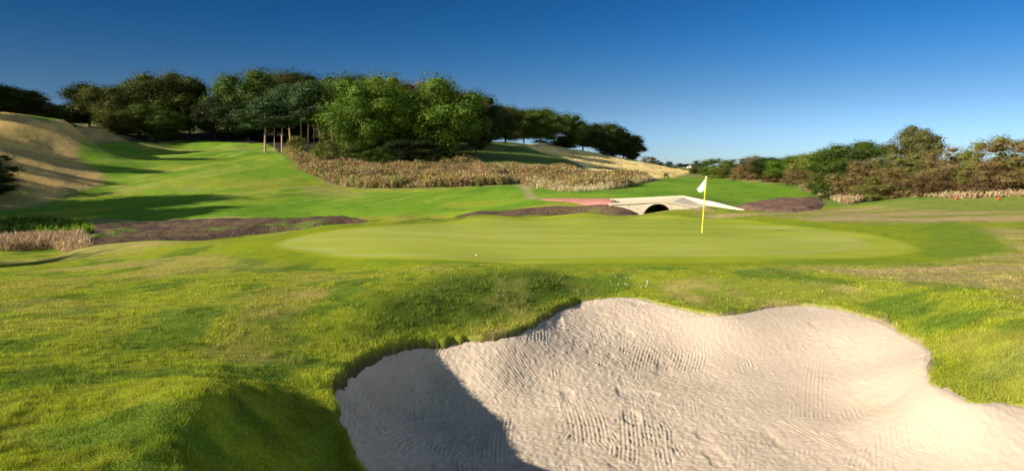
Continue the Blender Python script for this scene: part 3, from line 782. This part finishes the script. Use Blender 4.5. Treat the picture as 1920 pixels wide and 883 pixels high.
def proto_bush(seed, n=60, size=.012, wisps=34, flat=.6):
    rs = np.random.RandomState(seed); r = random.Random(seed); lobes = []
    for i in range(n):
        an = rs.uniform(0, 6.283); rr_ = .42 * math.sqrt(rs.rand()); z = rs.uniform(.04, .10 + .74 * math.sqrt(max(0, 1 - (rr_ / .46) ** 2)))
        lr = rs.uniform(.09, .16); lobes.append((math.cos(an) * rr_, math.sin(an) * rr_, z, lr, lr, lr * .7))
    V, Fq, C = cores(lobes, .42, *leaves(lobes, 22000, size, rs, .6, flat))
    # loose shoots round the outline
    P = []
    for i in range(wisps):
        l = lobes[rs.randint(len(lobes))]; c = np.array(l[:3]); d = rs.normal(0, 1, 3); d[2] = abs(d[2]) + .4; d /= np.linalg.norm(d)
        for k in range(14):
            p = c + d * (l[3] * .9 + k * .009) + rs.normal(0, .008, 3); t = rs.normal(0, 1, 3); t /= np.linalg.norm(t); b = np.cross(t, d); s = size * .5
            P.append([p - t * s, p - b * s * .6, p + t * s, p + b * s * .6])
    P = np.array(P).reshape(-1, 3)
    C2 = np.ones((len(P), 3)) * rs.uniform(.8, 1.2, (len(P), 1)); 
    Fq = np.vstack([Fq, np.arange(len(P)).reshape(-1, 4) + len(V)]); V = np.vstack([V, P]); C = np.vstack([C, C2])
    V[:, 2] = np.maximum(V[:, 2], .0) / np.percentile(V[:, 2], 99.7); hw = np.percentile(np.abs(V[:, 0]), 95); V[:, :2] *= .5 / hw
    parts = []
    for i in range(6):
        an = i * 1.05; parts.append(tube([(math.cos(an) * .03, math.sin(an) * .03, -.04), (math.cos(an) * .12, math.sin(an) * .12, .25), (math.cos(an) * .26, math.sin(an) * .26, .6)], [.018, .013, .004], 5))
    return join(parts), (V, Fq, C)

PROTO = {}
def reg(key, data, kind, bm):
    (tv, tf), (cv, cf, cc) = data
    PROTO[key] = dict(kind=kind, trunk=(tv, tf), crown=(cv, cf, cc), bark=bm, tm=None, cm=None)
for i, sd0 in enumerate((101, 102, 103, 104)): reg('oak%d' % i, proto_broad(sd0, low=(-.06, -.02, .04, 0)[i], ntop=34 + 5 * i), 'oak_tree', M_bark)
for i, sd0 in enumerate((201, 202, 203)): reg('pine%d' % i, proto_pine(sd0, (.47, .53, .42)[i]), 'pine_tree', M_pine)
for i, sd0 in enumerate((301, 302, 303, 304)): reg('bush%d' % i, proto_bush(sd0), 'hawthorn_bush', M_bark)
reg('open0', proto_broad(401, low=.05, w=.42, ntop=46, lobe=(.09, .14), taper=.30), 'small_tree', M_bark)

def tree(key, u, base_v, top_v, D, wpx, color, label, group, name=None, cat='tree', zrot=None, gz=None):
    pr = PROTO[key]
    x = (u - 960) / F * D; z0 = gh(x, D)
    ztop = px(u, top_v, D)[2]
    h = max(ztop - z0, .8); w = wpx / F * D * (1.12 if key[0] in 'ob' else 1.0)
    root = empty(name or pr['kind'], (x, D, z0 - .02), rnd.uniform(0, 6.28) if zrot is None else zrot)
    tag(root, label, cat, group)
    if pr['tm'] is None:
        t = mesh_obj('trunk', *pr['trunk'], pr['bark'], root); c = mesh_obj('crown', pr['crown'][0], pr['crown'][1], M_leaf, root, col=pr['crown'][2], smooth_=False)
        pr['tm'], pr['cm'] = t, c
    else:
        t = pr['tm'].copy(); c = pr['cm'].copy(); COL.objects.link(t); COL.objects.link(c); t.parent = root; c.parent = root
    c.color = (*color, 1)
    root.scale = (w, w, h)
    return root
G1 = (.046, .080, .011); G2 = (.030, .054, .009); G3 = (.068, .122, .012); OL = (.058, .068, .013); BR = (.120, .080, .036)
PN = (.045, .080, .030); RB = (.165, .120, .048); YG = (.105, .140, .018); HB = (.135, .142, .036); DG = (.020, .034, .008)
W1 = 'trees of the wood at the left'
left_wood = [
 ('oak1', -40,225,150,108,130, G2,'dark rounded tree cut by the left edge of the picture'),
 ('oak2',  25,225,162,112,110, DG,'darkest low tree behind the crest of the golden slope at far left'),
 ('oak0',  62,232,178,116, 70, BR,'brownish tree right of the darkest one on the golden crest'),
 ('oak3',  92,238,192,118, 55, G2,'small drooping tree that ends the crest group at far left'),
 ('oak2', 132,250,198,150, 60, DG,'low dark tree in the dip between crest group and wood'),
 ('oak1', 176,255,158,158, 75, DG,'pointed dark tree at the left end of the wood'),
 ('oak0', 214,258,162,150, 80, OL,'olive tree second from the left end of the wood'),
 ('oak3', 268,262,150,158, 90, G1,'green tree left of the tallest crown at the back of the fairway'),
 ('oak2', 330,264,136,160,105, OL,'big olive oak with a raised tuft at its top'),
 ('oak1', 362,266,150,164, 66, DG,'dark oak beside the notch in the wood skyline'),
 ('oak0', 300,264,195,146, 80, G1,'lower green tree in front of the big olive oak'),
 ('oak3', 236,262,205,142, 60, OL,'low olive tree at the back corner of the fairway'),
 ('oak0', 466,266,131,158,100, G1,'broad high oak right of the notch in the skyline'),
 ('oak2', 408,268,182,154, 60, DG,'shaded tree standing low in the notch of the skyline'),
 ('oak1', 520,268,131,170,105, OL,'olive topped oak behind the leftmost pines'),
 ('oak3', 580,268,135,178, 80, DG,'dark round crown peeping over the pines'),
 ('oak0', 650,270,135,172,100, G2,'dark crown highest above the middle pines'),
 ('oak2', 470,270,190,150, 90, DG,'shaded lower tree left of the pine trunks'),
 ('oak1', 560,272,190,160, 90, DG,'shaded tree filling the gap behind the pine trunks'),
 ('oak3', 640,276,200,150, 90, DG,'shaded tree behind the olive shrub'),
 ('oak0', 740,280,141,150, 95, YG,'yellow green crown between the two front oaks'),
 ('oak2', 795,285,152,150, 70, BR,'brown tinged crown behind the right front oak'),
 ('oak1', 762,290,170,130, 90, DG,'dark shaded tree in the gap between the two front oaks'),
 ('oak3', 860,290,170,132, 80, BR,'reddish brown crown at the right shoulder of the front oak'),
 ('oak0', 895,285,178,140, 70, DG,'dark tree stepping down right of the reddish brown crown'),
]
for k, u, b, t, D, w, c, l in left_wood: tree(k, u, b, t, D, w, c, l, W1)
tree('oak1', 693, 298, 147, 114, 128, G3, 'bright green oak in front of the wood, right of the pines', W1)
tree('oak3', 832, 300, 146, 116, 118, G3, 'large bright green oak at the right front corner of the wood', W1)
tree('oak2', 668, 298, 190, 110, 70, G3, 'light green side tree leaning on the bright front oak', W1)
tree('open0', 893, 291, 205, 118, 62, DG, 'small tree with a bare dark trunk at the right corner of the wood', W1)
W2 = 'pine trees at the edge of the wood'
pines = [('pine0',500,281,180,113,70,'leftmost pine with one straight bare trunk'),('pine1',532,279,163,116,62,'second pine from the left'),
 ('pine2',548,279,156,119,66,'third pine, close beside the second'),('pine0',580,287,150,115,78,'pine with the brightest orange trunk, next to the olive shrub'),
 ('pine1',603,274,150,124,64,'slim pine just right of the bright orange trunk'),('pine2',625,270,147,128,70,'dark pine behind the olive shrub'),
 ('pine0',655,275,150,126,66,'rightmost pine, half hidden by the bright front oak')]
for k, u, b, t, D, w, l in pines: tree(k, u, b, t, D, w * 1.25, PN, l, W2)
for u, b, t, D, w, l in [(518,280,186,114,40,'slender pine leaning beside the leftmost pine'),(568,284,168,113,44,'slender pine left of the brightest orange trunk'),(592,284,172,115,40,'slender pine touching the brightest orange trunk')]:
    tree('pine1', u, b, t, D, w, PN, l, W2)
W3 = 'shrubs at the foot of the wood'
for k, u, t, D, w, c, l in [('bush0',560,254,111,30,HB,'thin brownish shrub under the second pine'),('bush1',632,243,109,62,(.12,.13,.03),'olive shrub with yellowish leaves right of the pine trunks'),
 ('bush2',604,268,108,34,YG,'small bright green shrub at the foot of the olive shrub'),('bush3',690,262,108,70,G1,'green shrub below the bright front oak'),
 ('bush0',740,258,110,70,DG,'dark shrub between the two front oaks'),('bush1',790,262,111,70,DG,'dark shrub under the large right front oak'),
 ('bush2',845,272,113,60,G2,'low dark green shrub at the right front oak trunk'),('bush3',722,282,107,36,G3,'tiny bright green shrub at the upper edge of the weeds')]:
    tree(k, u, 0, t, D, w, c, l, W3, 'shrub', 'shrub')
W4 = 'trees along the crest of the dry slope'
for k, u, t, D, w, c, l in [('oak0',915,188,152,66,DG,'dark tree where the crest row joins the wood'),('oak1',948,199,160,62,OL,'brownish olive tree, first free standing crown of the crest row'),
 ('oak2',982,207,172,52,G2,'narrow crown second in the crest row'),('oak3',1012,202,170,72,G1,'largest dome shaped green tree of the crest row'),
 ('oak0',1060,213,182,58,G1,'tree with a raised left top, right of the large dome'),('oak2',1092,229,190,56,DG,'dark low crown in the middle of the crest row'),
 ('oak1',1134,231,198,66,G2,'second rounded dome of the crest row'),('oak3',1168,246,206,50,G2,'green crown falling away right of the second dome'),
 ('oak0',1186,261,212,36,DG,'last tall dark tree at the right end of the crest row'),
 ('bush1',1150,268,200,60,DG,'low dark thicket tree beneath the second dome'),('bush2',1040,255,178,70,DG,'low dark growth beneath the large dome')]:
    tree(k, u, 0, t, D, w, c, l, W4)
for k, u, t, D, w, c, l in [('bush0',1214,293,232,24,BR,'brown bush just below the last crest tree'),('bush3',1228,298,240,22,DG,'small dark bush second below the crest tree'),
 ('bush2',1240,305,250,18,G2,'lowest small bush where the crest runs out')]:
    tree(k, u, 0, t, D, w, c, l, 'bushes where the crest runs out', 'bush', 'bush')
tree('bush1', 1247, 0, 329, 118, 10, DG, 'tiny dark bush at the corner of the far fairway, below the golden slope', None, 'bush', 'bush')
W5 = 'small far trees on the horizon'
FD = (.045, .060, .035)
for k, u, t, D, w, c, l in [('oak0',1254,302.5,330,9,FD,'tiny round lone tree right of the thin mast'),('bush1',1263,308,340,10,FD,'tiny low bush right of the lone round tree'),
 ('oak2',1273,306.5,400,13,FD,'small grey green tree midway to the white house'),('oak3',1284,307.5,1360,11,FD,'small tree just left of the white house'),
 ('oak1',1291,307,1380,12,FD,'dark tree behind the white house'),('oak0',1301,308,1400,14,FD,'far dark tree right above the white house roof'),('oak2',1311,306,1390,14,FD,'far tree touching the right thicket')]:
    tree(k, u, 0, t, D, w, c, l, W5)
W6 = 'trees and bushes of the thicket at the right'
hedge = [
 ('bush0',1318,300,168,40,OL,'leftmost green bush of the thicket, next to the far house'),('bush1',1340,297,158,42,G3,'second dark topped bush of the thicket'),
 ('bush2',1362,301,148,40,YG,'yellow green bush third from the thicket left end'),('bush3',1386,297,140,46,OL,'olive bush above the far white flag side of the thicket'),
 ('oak2',1414,292,150,30,(.16,.15,.10),'pale greyish crown sticking up behind the thicket'),('bush0',1412,303,124,50,RB,'tan rounded bush below the pale crown'),
 ('oak1',1442,295,116,48,DG,'dark green tree in the middle of the far thicket'),('bush2',1462,300,112,36,G1,'green bush right of the dark middle tree'),
 ('oak3',1484,291,102,56,G3,'fresh green tree left of the yellowish one'),('bush1',1456,318,104,36,BR,'low brown bush in front of the dark middle tree'),
 ('bush3',1508,290,92,50,HB,'dull brown bush behind the yellowish tree'),('oak0',1541,280,84,72,YG,'yellowish green rounded tree of the thicket'),
 ('bush0',1500,318,84,50,RB,'grey brown bush under the fresh green tree'),('bush2',1536,322,72,54,HB,'low olive brown bush below the yellowish tree'),
 ('oak2',1604,266,70,104,G1,'broad dark green tree left of the tall thin topped one'),('bush1',1570,300,66,60,G1,'green bush hanging down left of the broad dark tree'),
 ('bush3',1614,300,54,88,RB,'rounded reddish brown bush in front of the broad dark tree'),
 ('open0',1708,237,74,72,(.10,.105,.035),'tall see-through tree rising above the thicket'),('bush0',1662,286,58,78,(.12,.13,.04),'grey green bush left of the tall see-through tree'),
 ('bush2',1674,312,50,64,RB,'low russet bush below the tall see-through tree'),('bush1',1722,290,53,84,HB,'olive russet bush right below the tall see-through tree'),
 ('bush3',1780,275,50,96,RB,'brown thorn bush with ragged top, middle of the near thicket'),('bush2',1818,288,49,80,(.075,.08,.025),'dark shaded bush right of the ragged brown one'),
 ('bush0',1866,254,47,100,HB,'tall olive bush with bare twigs on top'),('bush1',1912,260,44,110,RB,'rusty bush at the right edge of the picture'),
 ('bush3',1985,255,42,120,HB,'olive bush cut off by the right edge'),('bush2',1752,322,47,60,BR,'small dark brown bush at the foot of the thicket'),
 ('bush1',1846,316,44,70,BR,'low brown bush below the tall olive one'),('bush0',1555,352,58,30,G2,'little dark green shrub by the end of the bare earth'),
 ('bush2',1640,330,50,60,HB,'low olive bush right of the reddish brown one')]
for k, u, t, D, w, c, l in hedge: tree(k, u, 0, t, D, w * (1.3 if D > 90 and u > 1325 else 1.05), c, l, W6, cat='tree' if k[0] == 'o' else 'bush')
# dark growth at the left edge and trees outside the picture whose shadows fall in it
tree('oak2', -16, 0, 330, 60, 76, DG, 'dark shrub in the shade at the left edge below the golden slope', 'shrubs at the left edge', 'shrub', 'shrub')
tree('bush1', -28, 0, 285, 64, 90, DG, 'dark shrub behind the first at the left edge', 'shrubs at the left edge', 'shrub', 'shrub')
W7 = 'trees standing left of the picture'
for i, (x, y, h, w) in enumerate([(-54,43,13,10),(-60,50,14,10),(-50,37,9,8),(-38,16.5,9,7),(-41,12,8,7),(-93,92,10,6),(-78,90,10,6),(-69,75,8,4.5),(-66,65,7,4.5),(-84,104,10,6),(-100,108,12,8),(-91,72,13,7),(-90,61,12,6),(-94,83,13,6),(-86,99,9,6),(-101,126,13,6),(-104,118,14,9)]):
    D = y; u = 960 + x / D * F
    z0 = gh(x, y); r_ = tree('oak%d' % (i % 4), u, 0, 320 - (z0 + h - EYE) / D * F, D, w / D * F, G2, 'tall tree left of the picture, casting its shadow over the slope', W7)

# ------------------------------------------------------------------ stone bridge
def stone_mat():
    m, nt, b = new_mat('pale_stone', .9, .15)
    g = N(nt, 'ShaderNodeNewGeometry'); P = g.outputs['Position']
    vo = N(nt, 'ShaderNodeTexVoronoi'); vo.inputs['Scale'].default_value = 7.5; nt.links.new(P, vo.inputs['Vector'])
    vd = N(nt, 'ShaderNodeTexVoronoi', feature='DISTANCE_TO_EDGE'); vd.inputs['Scale'].default_value = 7.5; nt.links.new(P, vd.inputs['Vector'])
    c = mixc(nt, maprange(nt, vo.outputs['Color'], 0, 1, 0, 1), (.62, .51, .36), (.78, .69, .54))
    e = maprange(nt, vd.outputs['Distance'], 0, .10, 1, 0)
    c2 = mixc(nt, e, c, (.47, .38, .27)); nt.links.new(c2, b.inputs['Base Color'])
    bp = N(nt, 'ShaderNodeBump'); bp.inputs['Distance'].default_value = .03; nt.links.new(vd.outputs['Distance'], bp.inputs['Height']); nt.links.new(bp.outputs[0], b.inputs['Normal'])
    return m
M_stone = stone_mat()
M_deck = plain_stone = ground_mat('pale_gravel', .3, .01, 25, .12, 4)
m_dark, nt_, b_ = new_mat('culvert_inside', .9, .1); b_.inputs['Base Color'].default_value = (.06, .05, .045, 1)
bridge = empty('stone_bridge', (9.0, 44.5, -.6))
tag(bridge, 'low pale stone culvert bridge with one round arch, behind the putting green', 'bridge')
BO = np.array([9.0, 44.5, -.6])
def wall_profile(tops, arch=None, bottom=-1.6, y0=0, y1=.35, nseg=60, yfun=None):
    """a wall along x with a varying top and an optional round opening"""
    xs = np.linspace(tops[0][0], tops[-1][0], nseg + 1)
    if arch:
        ax, az, ar = arch; xs = np.unique(np.concatenate([xs, ax + ar * np.sin(np.linspace(-math.pi / 2, math.pi / 2, 25))]))
    tz = np.interp(xs, [t[0] for t in tops], [t[1] for t in tops])
    bz = np.full(len(xs), bottom)
    if arch:
        ins = np.abs(xs - ax) <= ar; bz[ins] = az + np.sqrt(np.maximum(ar * ar - (xs[ins] - ax) ** 2, 0))
    V = []; Fq = []; nz_ = 6
    yo = np.array([yfun(x) if yfun else 0 for x in xs])
    for i in range(len(xs)):
        for yy in (y0, y1):
            V.append((xs[i], yy + yo[i], bz[i])); V.append((xs[i], yy + yo[i], tz[i]))
    for i in range(len(xs) - 1):
        a = i * 4; b = a + 4
        Fq += [(a, b, b + 1, a + 1), (a + 3, b + 3, b + 2, a + 2), (a + 1, b + 1, b + 3, a + 3), (a + 2, b + 2, b, a)]
    e = (len(xs) - 1) * 4
    Fq += [(0, 1, 3, 2), (e, e + 2, e + 3, e + 1)]
    return np.array(V) - BO, np.array(Fq)
def P3(u, v, D): p = px(u, v, D); return (p[0], p[2])
nearT = [P3(1143,384,42.2), P3(1190,381.5,42.2), P3(1238,378.5,42.2), P3(1262,381,42.2), P3(1320,393,42.2), P3(1345,398,42.2)]
ax = px(1234, 400, 42.2)[0]
v_, f_ = wall_profile(nearT, (ax, -.62, .97), -1.9, 42.2, 42.6)
mesh_obj('headwall', v_, f_, M_stone, bridge, smooth_=False)
def coping(tops, y0, y1, yfun=None):
    v, f = wall_profile([(a, b + .075) for a, b in tops], None, 0, y0, y1, 40, yfun)
    xs_ = v[:, 0] + BO[0]
    v[0::4, 2] = v[1::4, 2] - .10; v[2::4, 2] = v[3::4, 2] - .10
    return mesh_obj('coping', v, f, M_deck, bridge, smooth_=False, col=np.array([[.64, .53, .38]] * len(v)))
coping(nearT, 42.14, 42.66)
ring = []
for k in range(25):
    an = math.pi * k / 24
    for (r0, yy) in ((.975, 42.17), (1.12, 42.17), (1.12, 42.25), (.975, 42.25)): ring.append((ax + math.cos(an) * r0, yy, -.62 + math.sin(an) * r0))
rf = [(k * 4 + j, k * 4 + (j + 1) % 4, k * 4 + 4 + (j + 1) % 4, k * 4 + 4 + j) for k in range(24) for j in range(4)]
mesh_obj('arch_ring', np.array(ring) - BO, np.array(rf), M_stone, bridge, smooth_=False)
farT = [P3(1146,373,46.8), P3(1200,371,46.8), P3(1280,367,46.8), P3(1340,379,45.8), P3(1400,394,44.4)]
v_, f_ = wall_profile(farT, None, -1.2, 46.8, 47.2, yfun=lambda x: -max(0, (x - farT[2][0])) * .55)
mesh_obj('parapet', v_, f_, M_stone, bridge, smooth_=False)
# deck between the walls, sloping up to the crown and down again
dk_x = [nearT[0][0], ax, nearT[-2][0], farT[-1][0]]
V = []; Fq = []
nx = 24
for i in range(nx + 1):
    t = i / nx
    xn = nearT[0][0] + t * (nearT[-1][0] - nearT[0][0]); xf = farT[0][0] + t * (farT[-1][0] - farT[0][0])
    zn = np.interp(xn, [p[0] for p in nearT], [p[1] for p in nearT]) - .03; zf = np.interp(xf, [p[0] for p in farT], [p[1] for p in farT]) - (.07 + .22 * min(1, max(0, xf - farT[2][0])))
    yf = 46.85 - max(0, (xf - farT[2][0])) * .55
    for (x, y, z) in ((xn, 42.55, zn), (xf, yf, zf), (xf, yf, zf - .3), (xn, 42.55, zn - .12)): V.append((x, y, z))
for i in range(nx):
    a = i * 4
    for j in range(4): Fq.append((a + j, a + (j + 1) % 4, a + 4 + (j + 1) % 4, a + 4 + j))
mesh_obj('deck', np.array(V) - BO, np.array(Fq), M_deck, bridge, smooth_=False, col=np.array([[.70, .58, .42]] * len(V)))
V = []; Fq = []
for k in range(17):
    an = math.pi * k / 16
    for yy in (42.6, 47.5):
        V.append((ax + math.cos(an) * .99, yy, -.62 + math.sin(an) * .99))
for k in range(16): Fq.append((k * 2, k * 2 + 2, k * 2 + 3, k * 2 + 1))
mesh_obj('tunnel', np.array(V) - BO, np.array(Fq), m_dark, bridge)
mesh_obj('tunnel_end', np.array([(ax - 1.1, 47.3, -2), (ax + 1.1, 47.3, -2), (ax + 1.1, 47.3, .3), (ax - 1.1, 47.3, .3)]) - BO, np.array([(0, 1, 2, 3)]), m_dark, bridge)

# ------------------------------------------------------------------ flagsticks
def plain(name, c, rough=.5, spec=.3):
    m, nt, b = new_mat(name, rough, spec); b.inputs['Base Color'].default_value = (*c, 1)
    g = N(nt, 'ShaderNodeNewGeometry'); n1 = noise(nt, g.outputs['Position'], 20, 4)
    nt.links.new(mixc(nt, maprange(nt, n1, .3, .7, 0, 1), tuple(x * .9 for x in c), c), b.inputs['Base Color']); return m
M_yel = plain('yellow_paint', (.85, .62, .02), .35, .5); M_white = plain('white_cloth', (.84, .86, .92), .8, .1)
M_wht = plain('white_paint', (.8, .8, .78)); M_red = plain('red_plastic', (.65, .06, .03), .4, .5); M_hole = plain('hole_liner', (.03, .03, .025))
def flagstick(base, H, lean, r, flagpts, name, label, group=None, hole=True):
    root = empty(name, base); tag(root, label, 'flag', group)
    pth = [(lean * t, 0, H * t - (.12 if i == 0 else 0)) for i, t in enumerate(np.linspace(0, 1, 9))]
    mesh_obj('pole', *join([tube(pth, [r] * 9, 12)]), M_yel if hole else M_wht, root)
    mesh_obj('pole_cap', *join([tube([(lean, 0, H), (lean, 0, H + r * 2), (lean, 0, H + r * 2.2)], [r * 1.3, r * 1.3, r * .2], 10)]), M_wht, root)
    if hole:
        mesh_obj('hole_rim', *join([tube([(0, 0, .002), (0, 0, .014)], [.054, .054], 20)]), M_hole, root)
    # cloth hanging in folds away from the pole
    nu, nv = 14, 16; V = []
    (ax0, az0), (ax1, az1), (bx0, bz0), (bx1, bz1) = flagpts       # pole edge top, pole edge bottom, free edge top, free edge bottom
    for side in (-.0015, .0015):
        for i in range(nu):
            for j in range(nv):
                s, t = i / (nu - 1), j / (nv - 1)
                x = (ax0 * (1 - t) + ax1 * t) * (1 - s) + (bx0 * (1 - t) + bx1 * t) * s
                z = (az0 * (1 - t) + az1 * t) * (1 - s) + (bz0 * (1 - t) + bz1 * t) * s
                y = .03 * s * math.sin(s * 6 + t * 2.5) + .02 * s * math.sin(t * 7) + side
                V.append((x, y, z))
    Fq = []; o2 = nu * nv
    for i in range(nu - 1):
        for j in range(nv - 1):
            a = i * nv + j; Fq.append((a, a + 1, a + nv + 1, a + nv)); b = a + o2; Fq.append((b, b + nv, b + nv + 1, b + 1))
    mesh_obj('flag', np.array(V), np.array(Fq), M_white, root)
    return root
pb = hit(1316, 438); pzv = gh(*pb)
H = px(1323, 333, pb[1])[2] - pzv; ln = px(1324, 333, pb[1])[0] - pb[0]
k = pb[1] / F
flagstick((pb[0], pb[1], pzv), H, ln, .022, [(ln + .05, H + .03), (ln + .02, H - .45), (ln - .36, H - .42), (ln - .22, H - .60)],
          'flagstick', 'yellow pole with a white flag standing in the hole of the putting green')
# the free corner hangs to the left of the pole
D2 = 185.0; x2 = (1331 - 960) / F * D2; z2 = gh(x2, D2)
flagstick((x2, D2, z2), min(2.2, max(1.9, px(1331, 327, D2)[2] - z2)), .02, .012, [(.02, 1.75), (.02, 1.35), (.34, 1.7), (.3, 1.3)], 'flagstick', 'tiny far white flag before the thicket, right of the near flag', hole=False)

# tee markers
def ico_ball(r, sq=1.0, n=12):
    V = []; Fq = []
    for i in range(n + 1):
        th = math.pi * i / n
        for j in range(2 * n):
            ph = math.pi * j / n; V.append((r * math.sin(th) * math.cos(ph), r * math.sin(th) * math.sin(ph), r * sq * math.cos(th)))
    for i in range(n):
        for j in range(2 * n):
            a = i * 2 * n + j; b = i * 2 * n + (j + 1) % (2 * n); Fq.append((a, a + 2 * n, b + 2 * n, b))
    return V, Fq
for u, v, l in ((1793, 374.5, 'left one of the two red tee markers on the right hand tee'), (1872, 375.5, 'right one of the two red tee markers, nearer the picture edge')):
    p = hit(u, v, 30, 60); z = gh(*p)
    r = empty('tee_marker', (p[0], p[1], z)); tag(r, l, 'tee marker', 'red tee markers on the right hand tee')
    bv, bf = ico_ball(.10, .8); bv = [(a, b, c + .10) for a, b, c in bv]
    mesh_obj('marker_ball', *join([(bv, bf)]), M_red, r)
    mesh_obj('spike', *join([tube([(0, 0, -.1), (0, 0, .06)], [.012, .012], 8)]), M_wht, r)
p = hit(893, 480, 12, 40); o = mesh_obj('golf_ball', *join([ico_ball(.0214, 1, 14)]), M_wht)
o.location = (p[0], p[1], gh(*p) + .024); tag(o, 'white golf ball lying at the near edge of the putting green', 'golf ball')

# ------------------------------------------------------------------ far house and mast
def house(u, v, D, L, Wd, Hh, roof_h, label, rz=0.0):
    x = (u - 960) / F * D; z = gh(x, D) - .5
    r = empty('house', (x, D, z), rz); tag(r, label, 'house', None)
    a, b = L / 2, Wd / 2
    V = [(-a,-b,0),(a,-b,0),(a,b,0),(-a,b,0),(-a,-b,Hh),(a,-b,Hh),(a,b,Hh),(-a,b,Hh),(-a,0,Hh+roof_h),(a,0,Hh+roof_h)]
    me = bpy.data.meshes.new('wall'); me.from_pydata(V, [], [(0,1,5,4),(1,2,6,5),(2,3,7,6),(3,0,4,7),(4,7,8),(5,9,6)]); me.materials.append(M_wall)
    w = bpy.data.objects.new('wall', me); COL.objects.link(w); w.parent = r
    e = .4; dz = e * roof_h / b
    parts = []
    for sg in (-1, 1):
        q = [(-a-e, sg*(b+e), Hh-dz), (a+e, sg*(b+e), Hh-dz), (a+e, 0, Hh+roof_h), (-a-e, 0, Hh+roof_h)]
        q2 = [(x_, y_, z_ + .18) for x_, y_, z_ in q]
        parts.append((q + q2, [(0,1,2,3),(4,7,6,5),(0,4,5,1),(1,5,6,2),(3,2,6,7),(0,3,7,4)]))
    mesh_obj('roof', *join(parts), M_roof, r, smooth_=False)
    parts = [([( -a*.5-.4,-.4,Hh+roof_h-.3),(-a*.5+.4,-.4,Hh+roof_h-.3),(-a*.5+.4,.4,Hh+roof_h-.3),(-a*.5-.4,.4,Hh+roof_h-.3),(-a*.5-.4,-.4,Hh+roof_h+1),(-a*.5+.4,-.4,Hh+roof_h+1),(-a*.5+.4,.4,Hh+roof_h+1),(-a*.5-.4,.4,Hh+roof_h+1)],
             [(0,1,5,4),(1,2,6,5),(2,3,7,6),(3,0,4,7),(4,5,6,7)])]
    mesh_obj('chimney', *join(parts), M_wall, r, smooth_=False)
    for xx in (-a*.55, a*.1, a*.6):
        q = [(xx-.5,-b-.05,1.2),(xx+.5,-b-.05,1.2),(xx+.5,-b-.05,2.4),(xx-.5,-b-.05,2.4),(xx-.5,-b+.02,1.2),(xx+.5,-b+.02,1.2),(xx+.5,-b+.02,2.4),(xx-.5,-b+.02,2.4)]
        mesh_obj('window', *join([(q, [(0,1,2,3),(0,4,5,1),(1,5,6,2),(2,6,7,3),(3,7,4,0)])]), M_hole, r, smooth_=False)
    return r
M_wall = plain('house_render', (.75, .70, .64)); M_roof = plain('slate', (.08, .08, .10))
house(1291, 314, 1240, 9, 7, 3.2, 2.8, 'white gabled end of the far house between the small trees', math.radians(90))
house(1299, 314, 1250, 9, 5, 2.8, 1.8, 'low far building with a dark roof, right of the white gable', 0)
xm, Dm = (1247 - 960) / F * 330, 330.0
zm = gh(xm, Dm); mast = mesh_obj('radio_mast', *join([tube([(0, 0, -1), (0, 0, 3), (0, 0, px(1247, 294, Dm)[2] - zm)], [.09, .08, .03], 6)]), M_hole)
mast.location = (xm, Dm, zm); tag(mast, 'thin dark mast on the horizon left of the lone round tree', 'mast')
